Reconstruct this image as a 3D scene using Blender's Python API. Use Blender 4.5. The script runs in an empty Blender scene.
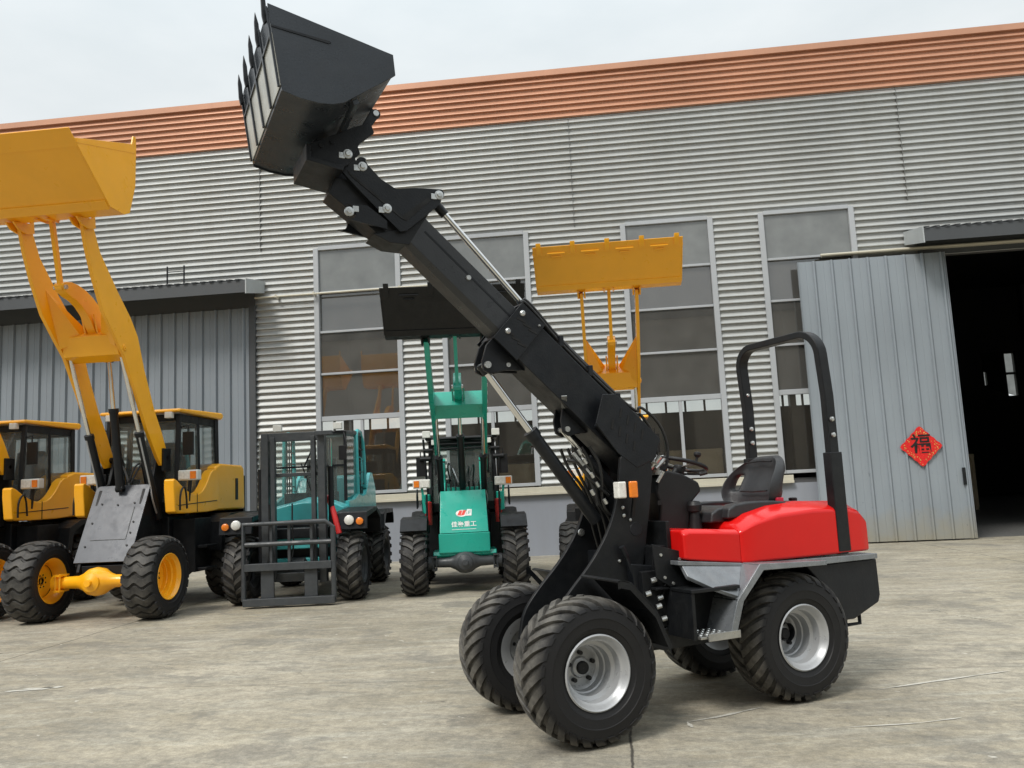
import bpy, bmesh, math, random
from mathutils import Vector, Matrix
random.seed(7)
S = bpy.context.scene
COL = S.collection
R_ = math.radians
PI = math.pi

# ------------------------------------------------------------------ helpers
class MB:
    """collects simple solids into one mesh"""
    def __init__(s): s.v = []; s.f = []
    def add(s, vs, fs):
        b = len(s.v); s.v += [tuple(p) for p in vs]; s.f += [tuple(i + b for i in f) for f in fs]; return s
    def box(s, x0, x1, y0, y1, z0, z1):
        v = [(x, y, z) for x in (x0, x1) for y in (y0, y1) for z in (z0, z1)]
        return s.add(v, [(0, 1, 3, 2), (4, 6, 7, 5), (0, 4, 5, 1), (2, 3, 7, 6), (0, 2, 6, 4), (1, 5, 7, 3)])
    def bar(s, p0, p1, w, h, up=(0, 0, 1)):
        p0, p1 = Vector(p0), Vector(p1); d = (p1 - p0).normalized(); u = Vector(up)
        sx = d.cross(u)
        if sx.length < 1e-3: sx = d.cross(Vector((1, 0, 0)))
        sx.normalize(); uu = sx.cross(d).normalized()
        v = [p + sx * a * w / 2 + uu * b * h / 2 for p in (p0, p1) for a, b in ((-1, -1), (1, -1), (1, 1), (-1, 1))]
        return s.add(v, [(3, 2, 1, 0), (4, 5, 6, 7), (0, 1, 5, 4), (1, 2, 6, 5), (2, 3, 7, 6), (3, 0, 4, 7)])
    def tube(s, pts, r, n=10, cap=True, smooth=0):
        P = [Vector(p) for p in pts]
        for _ in range(smooth):
            Q = [P[0]]
            for a, b in zip(P, P[1:]): Q += [a * .75 + b * .25, a * .25 + b * .75]
            Q.append(P[-1]); P = Q
        rs = r if isinstance(r, (list, tuple)) else [r] * len(P)
        prev = None; vs = []; m = len(P)
        for i, p in enumerate(P):
            d = (P[min(i + 1, m - 1)] - P[max(i - 1, 0)]).normalized()
            if prev is None:
                a = d.orthogonal().normalized()
            else:
                a = (prev - d * prev.dot(d)).normalized()
            prev = a; b = d.cross(a)
            vs += [p + (a * math.cos(t) + b * math.sin(t)) * rs[i] for t in [2 * PI * k / n for k in range(n)]]
        fs = [(i * n + k, i * n + (k + 1) % n, (i + 1) * n + (k + 1) % n, (i + 1) * n + k) for i in range(m - 1) for k in range(n)]
        if cap: fs += [tuple(range(n - 1, -1, -1)), tuple((m - 1) * n + k for k in range(n))]
        return s.add(vs, fs)
    def prism(s, pts, a0, a1, ax='y'):
        """pts: outline in the two other axes; extruded along ax from a0 to a1"""
        def P(u, v, a): return {'y': (u, a, v), 'x': (a, u, v), 'z': (u, v, a)}[ax]
        ar = sum(p[0] * q[1] - q[0] * p[1] for p, q in zip(pts, pts[1:] + pts[:1]))
        n = len(pts); vs = [P(u, v, a0) for u, v in pts] + [P(u, v, a1) for u, v in pts]
        fs = [tuple(range(n)), tuple(range(2 * n - 1, n - 1, -1))] + [((i + 1) % n, i, n + i, n + (i + 1) % n) for i in range(n)]
        flip = (ar > 0) ^ (a1 < a0) ^ (ax == 'y')
        if flip: fs = [tuple(reversed(f)) for f in fs]
        return s.add(vs, fs)
    def lathe(s, prof, n=48, c=(0, 0, 0), ax='y', closed=False):
        """prof: (along axis, radius)"""
        vs = []
        for a, r in prof:
            for k in range(n):
                t = 2 * PI * k / n; u, v = r * math.cos(t), r * math.sin(t)
                q = {'y': (u, a, v), 'x': (a, u, v), 'z': (u, v, a)}[ax]
                vs.append((q[0] + c[0], q[1] + c[1], q[2] + c[2]))
        m = len(prof)
        rng = range(m) if closed else range(m - 1)
        fs = [(i * n + k, ((i + 1) % m) * n + k, ((i + 1) % m) * n + (k + 1) % n, i * n + (k + 1) % n) for i in rng for k in range(n)]
        return s.add(vs, fs)
    def xf(s, M, start=0):
        s.v[start:] = [tuple(M @ Vector(p)) for p in s.v[start:]]; return s
    def split(s, name, mat, parent=None, bevel=0, **kw):
        """every connected piece becomes an object of its own"""
        par = list(range(len(s.v)))
        def fd(i):
            while par[i] != i: par[i] = par[par[i]]; i = par[i]
            return i
        for f in s.f:
            for j in f[1:]: par[fd(j)] = fd(f[0])
        gr = {}
        for f in s.f: gr.setdefault(fd(f[0]), []).append(f)
        out = []
        for fs in gr.values():
            ids = sorted({i for f in fs for i in f}); mp = {i: k for k, i in enumerate(ids)}
            m = MB(); m.v = [s.v[i] for i in ids]; m.f = [tuple(mp[i] for i in f) for f in fs]; out.append(m.build(name, mat, parent, bevel, **kw))
        return out
    def build(s, name, mat, parent=None, bevel=0, smooth=True, ang=32, loc=None, seg=2, fix=True):
        me = bpy.data.meshes.new(name); me.from_pydata(s.v, [], s.f)
        if fix:
            bm = bmesh.new(); bm.from_mesh(me); bmesh.ops.recalc_face_normals(bm, faces=bm.faces); bm.to_mesh(me); bm.free()
        me.update()
        if smooth:
            me.polygons.foreach_set('use_smooth', [True] * len(me.polygons)); me.set_sharp_from_angle(angle=R_(ang))
        me.materials.append(mat)
        o = bpy.data.objects.new(name, me); COL.objects.link(o)
        if parent: o.parent = parent
        if loc: o.location = loc
        if bevel:
            b = o.modifiers.new('bevel', 'BEVEL'); b.width = bevel; b.segments = seg; b.limit_method = 'ANGLE'; b.angle_limit = R_(38); b.harden_normals = True
        return o

def tag(o, label=None, cat=None, group=None, kind=None):
    if label: o['label'] = label
    if cat: o['category'] = cat
    if group: o['group'] = group
    if kind: o['kind'] = kind
    return o
def empty(name, loc, rz=0, sc=1):
    o = bpy.data.objects.new(name, None); COL.objects.link(o); o.location = loc; o.rotation_euler = (0, 0, R_(rz)); o.scale = (sc,) * 3
    o.empty_display_size = .3; return o
def children(o): return [c for c in bpy.data.objects if c.parent == o]
def copy_tree(o, parent=None):
    c = o.copy(); COL.objects.link(c); c.parent = parent
    for ch in children(o): copy_tree(ch, c)
    return c
def rotz_pts(pts, a, c): ...

# ------------------------------------------------------------------ materials
def nodes(m):
    m.use_nodes = True; nt = m.node_tree; return nt, nt.nodes, nt.links
def mat(name, col, rough=.5, metal=0, var=.12, scale=6, bump=0, bscale=60, coat=0, dirt=0, dirtcol=(.25, .22, .18), rvar=.12, spec=.5, gdirt=0):
    m = bpy.data.materials.new(name); nt, N, L = nodes(m); b = N['Principled BSDF']
    b.inputs['Roughness'].default_value = rough; b.inputs['Metallic'].default_value = metal
    b.inputs['Specular IOR Level'].default_value = spec
    if coat: b.inputs['Coat Weight'].default_value = coat; b.inputs['Coat Roughness'].default_value = .12
    tc = N.new('ShaderNodeTexCoord')
    n1 = N.new('ShaderNodeTexNoise'); n1.inputs['Scale'].default_value = scale; n1.inputs['Detail'].default_value = 6; n1.inputs['Roughness'].default_value = .65
    L.new(tc.outputs['Object'], n1.inputs['Vector'])
    mr = N.new('ShaderNodeMapRange'); mr.inputs[1].default_value = .3; mr.inputs[2].default_value = .7; mr.inputs[3].default_value = 1 - var; mr.inputs[4].default_value = 1 + var
    L.new(n1.outputs['Fac'], mr.inputs[0])
    mx = N.new('ShaderNodeMix'); mx.data_type = 'RGBA'; mx.blend_type = 'MULTIPLY'; mx.inputs[0].default_value = 1
    mx.inputs[6].default_value = (*col, 1); L.new(mr.outputs[0], mx.inputs[7])
    out = mx.outputs[2]
    if dirt:
        n2 = N.new('ShaderNodeTexNoise'); n2.inputs['Scale'].default_value = scale * 1.7; n2.inputs['Detail'].default_value = 9; n2.inputs['Roughness'].default_value = .75
        L.new(tc.outputs['Object'], n2.inputs['Vector'])
        r2 = N.new('ShaderNodeMapRange'); r2.inputs[1].default_value = .48; r2.inputs[2].default_value = .75; r2.inputs[3].default_value = 0; r2.inputs[4].default_value = dirt
        L.new(n2.outputs['Fac'], r2.inputs[0])
        m2 = N.new('ShaderNodeMix'); m2.data_type = 'RGBA'; m2.inputs[7].default_value = (*dirtcol, 1)
        L.new(r2.outputs[0], m2.inputs[0]); L.new(out, m2.inputs[6]); out = m2.outputs[2]
    L.new(out, b.inputs['Base Color'])
    rr = N.new('ShaderNodeMapRange'); rr.inputs[1].default_value = .3; rr.inputs[2].default_value = .7
    rr.inputs[3].default_value = max(.03, rough - rvar); rr.inputs[4].default_value = min(1, rough + rvar)
    n3 = N.new('ShaderNodeTexNoise'); n3.inputs['Scale'].default_value = scale * 2.6; n3.inputs['Detail'].default_value = 5
    L.new(tc.outputs['Object'], n3.inputs['Vector']); L.new(n3.outputs['Fac'], rr.inputs[0]); L.new(rr.outputs[0], b.inputs['Roughness'])
    if bump:
        nb = N.new('ShaderNodeTexNoise'); nb.inputs['Scale'].default_value = bscale; nb.inputs['Detail'].default_value = 3
        L.new(tc.outputs['Object'], nb.inputs['Vector'])
        bp = N.new('ShaderNodeBump'); bp.inputs['Strength'].default_value = bump; bp.inputs['Distance'].default_value = .004
        L.new(nb.outputs['Fac'], bp.inputs['Height']); L.new(bp.outputs[0], b.inputs['Normal'])
    return m

M = {}
M['black'] = mat('black_paint', (.009, .0105, .013), .42, 0, .25, 4, .25, 90, 0, .2, (.045, .044, .04), spec=.32)
M['bucket'] = mat('bucket_black_paint', (.022, .027, .034), .33, 0, .2, 3, .2, 90, 0, .15, (.05, .053, .056), spec=.45)
M['satin'] = mat('satin_black_paint', (.008, .009, .0105), .46, 0, .25, 5, .2, 120, 0, .2, (.045, .044, .04), spec=.32)
M['steel'] = mat('bare_steel', (.42, .42, .4), .34, .85, .2, 9, .1, 60)
M['floor_sheen'] = mat('pale_floor_sheen', (.5, .5, .46), .4, .25, .15, 6, .1, 60, 0, .3, (.3, .29, .27))  # pale tone carries the ground reflected in the glossy bucket floor
M['chrome'] = mat('chromed_rod', (.75, .75, .74), .14, 1, .05, 5, 0)
M['zinc'] = mat('zinc_bolt', (.55, .56, .55), .32, .8, .2, 20)
M['rim'] = mat('silver_rim_paint', (.42, .43, .44), .38, .3, .06, 8, 0, 60, .2, .15, (.35, .33, .3))
M['greyframe'] = mat('dark_silver_paint', (.2, .215, .23), .3, .3, .3, 4, .15, 60, .2, .5, (.33, .34, .34))
M['red'] = mat('red_hood_paint', (.66, .008, .007), .17, 0, .05, 2, .03, 20, .12, .05, (.5, .04, .03), .05, .35)
M['yellow'] = mat('yellow_machine_paint', (1.0, .46, .01), .34, 0, .04, 2.5, .05, 60, .3, .04, (.6, .3, .06), .08)
M['teal'] = mat('teal_machine_paint', (.012, .37, .28), .32, 0, .08, 3, .05, 60, .35, .1, (.1, .3, .25), .08)
M['aqua'] = mat('aqua_machine_paint', (.08, .5, .51), .32, 0, .08, 3, .05, 60, .35, .1, (.15, .35, .34), .08)
M['mastgrey'] = mat('charcoal_mast_paint', (.045, .05, .055), .45, 0, .15, 5, .1, 80, 0, .3, (.12, .12, .11))
M['seat'] = mat('seat_vinyl', (.022, .023, .025), .42, 0, .15, 8, .5, 260)
M['plastic'] = mat('black_plastic', (.012, .012, .013), .45, 0, .1, 8, .3, 200, spec=.35)
M['rubberhose'] = mat('hose_rubber', (.012, .012, .012), .38, 0, .1, 10)
M['panelgrey'] = mat('grey_nose_panel', (.055, .061, .074), .35, .1, .06, 3, .05, 60, .2, .12, (.3, .3, .3))
M['whitelens'] = mat('clear_lamp_lens', (.78, .77, .72), .12, 0, .15, 30, .6, 120, .5)
M['amber'] = mat('amber_lamp_lens', (.85, .22, .015), .15, 0, .12, 30, .6, 120, .5)
M['redpart'] = mat('red_valve_paint', (.5, .02, .02), .35, 0, .2, 8)
M['door'] = None

def tyre_mat(name, base, dust):
    m = bpy.data.materials.new(name); nt, N, L = nodes(m); b = N['Principled BSDF']
    tc = N.new('ShaderNodeTexCoord')
    n = N.new('ShaderNodeTexNoise'); n.inputs['Scale'].default_value = 7; n.inputs['Detail'].default_value = 9; n.inputs['Roughness'].default_value = .7
    L.new(tc.outputs['Object'], n.inputs['Vector'])
    r = N.new('ShaderNodeMapRange'); r.inputs[1].default_value = .3; r.inputs[2].default_value = .66; r.inputs[4].default_value = dust
    L.new(n.outputs['Fac'], r.inputs[0])
    # road dust sits on the running surface: distance from the axle
    sp = N.new('ShaderNodeSeparateXYZ'); L.new(tc.outputs['Object'], sp.inputs[0])
    cb = N.new('ShaderNodeCombineXYZ'); L.new(sp.outputs[0], cb.inputs[0]); L.new(sp.outputs[2], cb.inputs[2])
    ln = N.new('ShaderNodeVectorMath'); ln.operation = 'LENGTH'; L.new(cb.outputs[0], ln.inputs[0])
    rad = N.new('ShaderNodeMapRange'); rad.name = 'radius'; rad.inputs[3].default_value = .02; rad.inputs[4].default_value = 1
    L.new(ln.outputs['Value'], rad.inputs[0])
    ml = N.new('ShaderNodeMath'); ml.operation = 'MULTIPLY'; L.new(r.outputs[0], ml.inputs[0]); L.new(rad.outputs[0], ml.inputs[1])
    mx = N.new('ShaderNodeMix'); mx.data_type = 'RGBA'; mx.inputs[6].default_value = (*base, 1); mx.inputs[7].default_value = (.2, .188, .165, 1)
    L.new(ml.outputs[0], mx.inputs[0]); L.new(mx.outputs[2], b.inputs['Base Color'])
    b.inputs['Roughness'].default_value = .55; b.inputs['Specular IOR Level'].default_value = .3
    nb = N.new('ShaderNodeTexNoise'); nb.inputs['Scale'].default_value = 120
    L.new(tc.outputs['Object'], nb.inputs['Vector'])
    bp = N.new('ShaderNodeBump'); bp.inputs['Strength'].default_value = .3; bp.inputs['Distance'].default_value = .002
    L.new(nb.outputs['Fac'], bp.inputs['Height']); L.new(bp.outputs[0], b.inputs['Normal'])
    return m, rad
def rubber(name, R, base=(.011, .011, .012), dust=.5):
    m, rad = tyre_mat(name, base, dust); rad.inputs[1].default_value = R * .88; rad.inputs[2].default_value = R * .98; return m

def glass_mat(name, ior, dust, dust_sheen_col, tint, rough=.03, dscale=2.0):  # dust film; on the cab glass it carries reflected sky
    m = bpy.data.materials.new(name); nt, N, L = nodes(m)
    for n in list(N):
        if n.type == 'BSDF_PRINCIPLED': N.remove(n)
    out = [n for n in N if n.type == 'OUTPUT_MATERIAL'][0]
    tr = N.new('ShaderNodeBsdfTransparent'); tr.inputs[0].default_value = (*tint, 1)
    gl = N.new('ShaderNodeBsdfGlossy'); gl.inputs['Roughness'].default_value = rough
    df = N.new('ShaderNodeBsdfDiffuse'); df.inputs[0].default_value = (*dust_sheen_col, 1)
    fr = N.new('ShaderNodeFresnel'); fr.inputs[0].default_value = ior
    tc = N.new('ShaderNodeTexCoord'); n = N.new('ShaderNodeTexNoise'); n.inputs['Scale'].default_value = dscale; n.inputs['Detail'].default_value = 7
    L.new(tc.outputs['Object'], n.inputs['Vector'])
    r = N.new('ShaderNodeMapRange'); r.inputs[1].default_value = .25; r.inputs[2].default_value = .75; r.inputs[3].default_value = dust * .75; r.inputs[4].default_value = min(1, dust * 1.25)
    L.new(n.outputs['Fac'], r.inputs[0])
    m1 = N.new('ShaderNodeMixShader'); L.new(r.outputs[0], m1.inputs[0]); L.new(tr.outputs[0], m1.inputs[1]); L.new(df.outputs[0], m1.inputs[2])
    m2 = N.new('ShaderNodeMixShader'); L.new(fr.outputs[0], m2.inputs[0]); L.new(m1.outputs[0], m2.inputs[1]); L.new(gl.outputs[0], m2.inputs[2])
    L.new(m2.outputs[0], out.inputs[0]); return m
M['pane_top'] = glass_mat('frosted_upper_pane', 2.0, .8, (.2, .21, .205), (.5, .5, .5), .05)
M['pane_mid'] = glass_mat('dusty_middle_pane', 2.3, .5, (.15, .146, .135), (.5, .5, .48), .02)
M['pane_low'] = glass_mat('lower_pane', 1.7, .12, (.2, .18, .15), (.97, .97, .94), .02)
M['dimpane'] = glass_mat('dimming_far_pane', 1.5, .5, (.1, .1, .1), (.5, .5, .47), .1)  # tint and film added to dim the daylight in the far windows
M['cabglass'] = glass_mat('cab_glass', 1.55, .2, (.38, .42, .4), (.9, .95, .93), .01, 1.2)  # greenish film stands in for bright sky reflected in the glass

def wall_mat(name, col, stain, streak=.25, rough=.5, metal=0):
    m = bpy.data.materials.new(name); nt, N, L = nodes(m); b = N['Principled BSDF']
    b.inputs['Roughness'].default_value = rough; b.inputs['Metallic'].default_value = metal
    tc = N.new('ShaderNodeTexCoord'); mp = N.new('ShaderNodeMapping'); mp.inputs['Scale'].default_value = (2.2, 2.2, .25)
    L.new(tc.outputs['Object'], mp.inputs[0])
    n = N.new('ShaderNodeTexNoise'); n.inputs['Scale'].default_value = 1.6; n.inputs['Detail'].default_value = 8; n.inputs['Roughness'].default_value = .7
    L.new(mp.outputs[0], n.inputs['Vector'])
    r = N.new('ShaderNodeMapRange'); r.inputs[1].default_value = .4; r.inputs[2].default_value = .8; r.inputs[4].default_value = streak
    L.new(n.outputs['Fac'], r.inputs[0])
    n2 = N.new('ShaderNodeTexNoise'); n2.inputs['Scale'].default_value = .35; n2.inputs['Detail'].default_value = 3
    L.new(tc.outputs['Object'], n2.inputs['Vector'])
    r2 = N.new('ShaderNodeMapRange'); r2.inputs[1].default_value = .3; r2.inputs[2].default_value = .7; r2.inputs[3].default_value = .9; r2.inputs[4].default_value = 1.08
    L.new(n2.outputs['Fac'], r2.inputs[0])
    mx = N.new('ShaderNodeMix'); mx.data_type = 'RGBA'; mx.inputs[6].default_value = (*col, 1); mx.inputs[7].default_value = (*stain, 1); L.new(r.outputs[0], mx.inputs[0])
    m2 = N.new('ShaderNodeMix'); m2.data_type = 'RGBA'; m2.blend_type = 'MULTIPLY'; m2.inputs[0].default_value = 1
    L.new(mx.outputs[2], m2.inputs[6]); L.new(r2.outputs[0], m2.inputs[7]); L.new(m2.outputs[2], b.inputs['Base Color'])
    return m
M['wall'] = wall_mat('pale_corrugated_steel', (.455, .465, .455), (.32, .305, .26), .35, .36, .35)
M['orange'] = wall_mat('orange_fascia_steel', (.55, .285, .18), (.4, .2, .13), .3, .4, .25)
M['frame'] = wall_mat('grey_window_frame', (.4, .42, .44), (.25, .24, .22), .2)
M['sill'] = wall_mat('cream_sill_metal', (.55, .52, .42), (.3, .26, .2), .3)
M['plinth'] = wall_mat('blue_grey_plinth_panel', (.27, .29, .33), (.2, .2, .2), .3)
M['canopy'] = wall_mat('dark_grey_canopy_steel', (.065, .07, .075), (.05, .05, .05), .3)
M['canopyend'] = wall_mat('pale_flashing', (.42, .45, .46), (.25, .24, .22), .3)
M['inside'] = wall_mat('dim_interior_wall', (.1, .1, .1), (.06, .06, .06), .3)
M['seam'] = wall_mat('wall_seam', (.16, .16, .15), (.1, .1, .1), .3)

# sliding door paint: dirt rises from the bottom edge, scratches round the decoration
def door_mat(name, col):
    m = wall_mat(name, col, (.22, .24, .26), .45); nt, N, L = nodes(m); b = N['Principled BSDF']
    src = b.inputs['Base Color'].links[0].from_socket
    tc = N.new('ShaderNodeTexCoord'); sp = N.new('ShaderNodeSeparateXYZ'); L.new(tc.outputs['Object'], sp.inputs[0])
    n = N.new('ShaderNodeTexNoise'); n.inputs['Scale'].default_value = 3; n.inputs['Detail'].default_value = 8; L.new(tc.outputs['Object'], n.inputs['Vector'])
    ad = N.new('ShaderNodeMath'); ad.operation = 'MULTIPLY_ADD'; ad.inputs[1].default_value = .9; L.new(n.outputs['Fac'], ad.inputs[0]); L.new(sp.outputs[2], ad.inputs[2])
    r = N.new('ShaderNodeMapRange'); r.inputs[1].default_value = 1.15; r.inputs[2].default_value = .4; r.inputs[4].default_value = .8
    L.new(ad.outputs[0], r.inputs[0])
    mx = N.new('ShaderNodeMix'); mx.data_type = 'RGBA'; mx.inputs[7].default_value = (.3, .27, .19, 1)
    L.new(r.outputs[0], mx.inputs[0]); L.new(src, mx.inputs[6])
    # short scratches
    mp = N.new('ShaderNodeMapping'); mp.inputs['Rotation'].default_value = (0, R_(35), 0); mp.inputs['Scale'].default_value = (14, 1, 5); L.new(tc.outputs['Object'], mp.inputs[0])
    n4 = N.new('ShaderNodeTexNoise'); n4.inputs['Scale'].default_value = 1.3; n4.inputs['Detail'].default_value = 5; n4.inputs['Roughness'].default_value = .8; L.new(mp.outputs[0], n4.inputs['Vector'])
    r4 = N.new('ShaderNodeMapRange'); r4.inputs[1].default_value = .64; r4.inputs[2].default_value = .7; r4.inputs[4].default_value = .75; L.new(n4.outputs['Fac'], r4.inputs[0])
    zz = N.new('ShaderNodeMapRange'); zz.inputs[1].default_value = 2.1; zz.inputs[2].default_value = 1.5; L.new(sp.outputs[2], zz.inputs[0])
    ml = N.new('ShaderNodeMath'); ml.operation = 'MULTIPLY'; L.new(r4.outputs[0], ml.inputs[0]); L.new(zz.outputs[0], ml.inputs[1])
    m5 = N.new('ShaderNodeMix'); m5.data_type = 'RGBA'; m5.inputs[7].default_value = (.12, .13, .14, 1)
    L.new(ml.outputs[0], m5.inputs[0]); L.new(mx.outputs[2], m5.inputs[6]); L.new(m5.outputs[2], b.inputs['Base Color'])
    b.inputs['Roughness'].default_value = .38
    return m
M['door'] = door_mat('blue_grey_door_steel', (.27, .305, .335))
M['shutdoor'] = door_mat('shaded_door_steel', (.24, .27, .3))  # door steel darkened to carry the canopy shade

# ------------------------------------------------------------------ world, sun, camera
W = bpy.data.worlds.new('World'); S.world = W; W.use_nodes = True
N, L = W.node_tree.nodes, W.node_tree.links
bg = N['Background']; bg.inputs[1].default_value = .1
sky = N.new('ShaderNodeTexSky'); sky.sky_type = 'NISHITA'; sky.sun_disc = False
SUN_EL, SUN_AZ = 50, 240     # azimuth of the sun measured from +X anticlockwise
sky.sun_elevation = R_(SUN_EL); sky.sun_rotation = R_(90 - SUN_AZ); sky.air_density = 1; sky.dust_density = 3
tc = N.new('ShaderNodeTexCoord'); mp = N.new('ShaderNodeMapping'); mp.inputs['Scale'].default_value = (1, 1, 2.6)
L.new(tc.outputs['Generated'], mp.inputs[0])
nz = N.new('ShaderNodeTexNoise'); nz.inputs['Scale'].default_value = 2.4; nz.inputs['Detail'].default_value = 6; nz.inputs['Roughness'].default_value = .5
L.new(mp.outputs[0], nz.inputs['Vector'])
cr = N.new('ShaderNodeValToRGB'); cr.color_ramp.elements[0].position = .32; cr.color_ramp.elements[0].color = (6.9, 7.6, 7.9, 1)
cr.color_ramp.elements[1].position = .66; cr.color_ramp.elements[1].color = (8.9, 9.3, 9.4, 1)
L.new(nz.outputs['Fac'], cr.inputs[0])
mx = N.new('ShaderNodeMix'); mx.data_type = 'RGBA'; mx.inputs[0].default_value = .93
L.new(sky.outputs[0], mx.inputs[6]); L.new(cr.outputs[0], mx.inputs[7])
# an overcast sky is brighter overhead than at the horizon
sz = N.new('ShaderNodeSeparateXYZ'); L.new(tc.outputs['Generated'], sz.inputs[0])
zr = N.new('ShaderNodeMapRange'); zr.interpolation_type = 'SMOOTHSTEP'; zr.inputs[1].default_value = .36; zr.inputs[2].default_value = 1; zr.inputs[3].default_value = 1; zr.inputs[4].default_value = 2.0; L.new(sz.outputs[2], zr.inputs[0])
vm = N.new('ShaderNodeVectorMath'); vm.operation = 'SCALE'; L.new(mx.outputs[2], vm.inputs[0]); L.new(zr.outputs[0], vm.inputs['Scale']); L.new(vm.outputs[0], bg.inputs[0])
sl = bpy.data.lights.new('sun', 'SUN'); sl.energy = 2.35; sl.angle = R_(16); sl.color = (1, .96, .9)
so = bpy.data.objects.new('sun', sl); COL.objects.link(so)
sd = Vector((math.cos(R_(SUN_AZ)) * math.cos(R_(SUN_EL)), math.sin(R_(SUN_AZ)) * math.cos(R_(SUN_EL)), math.sin(R_(SUN_EL))))
so.rotation_euler = sd.to_track_quat('Z', 'Y').to_euler()

CM = [[0.9930149951662386, 0.10783292784225293, -0.04788819320002217], [-0.060814266554574364, 0.11996728538419829, -0.9909134550610238], [-0.10110808255735224, 0.9869042051336664, 0.12568709373305537]]
cam = bpy.data.cameras.new('camera'); co = bpy.data.objects.new('camera', cam); COL.objects.link(co); S.camera = co
r, d, f = [Vector(v) for v in CM]
rot = Matrix((r, -d, -f)).transposed()
co.matrix_world = Matrix.Translation((0, 0, 1.45)) @ rot.to_4x4()
cam.sensor_fit = 'HORIZONTAL'; cam.sensor_width = 36; cam.lens = 830 / 1024 * 36; cam.clip_end = 2000; cam.clip_start = .1
S.render.resolution_x = 1024; S.render.resolution_y = 768
S.view_settings.view_transform = 'Standard'; S.view_settings.look = 'None'; S.view_settings.exposure = 0; S.view_settings.gamma = 1
S.render.engine = 'CYCLES'

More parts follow.
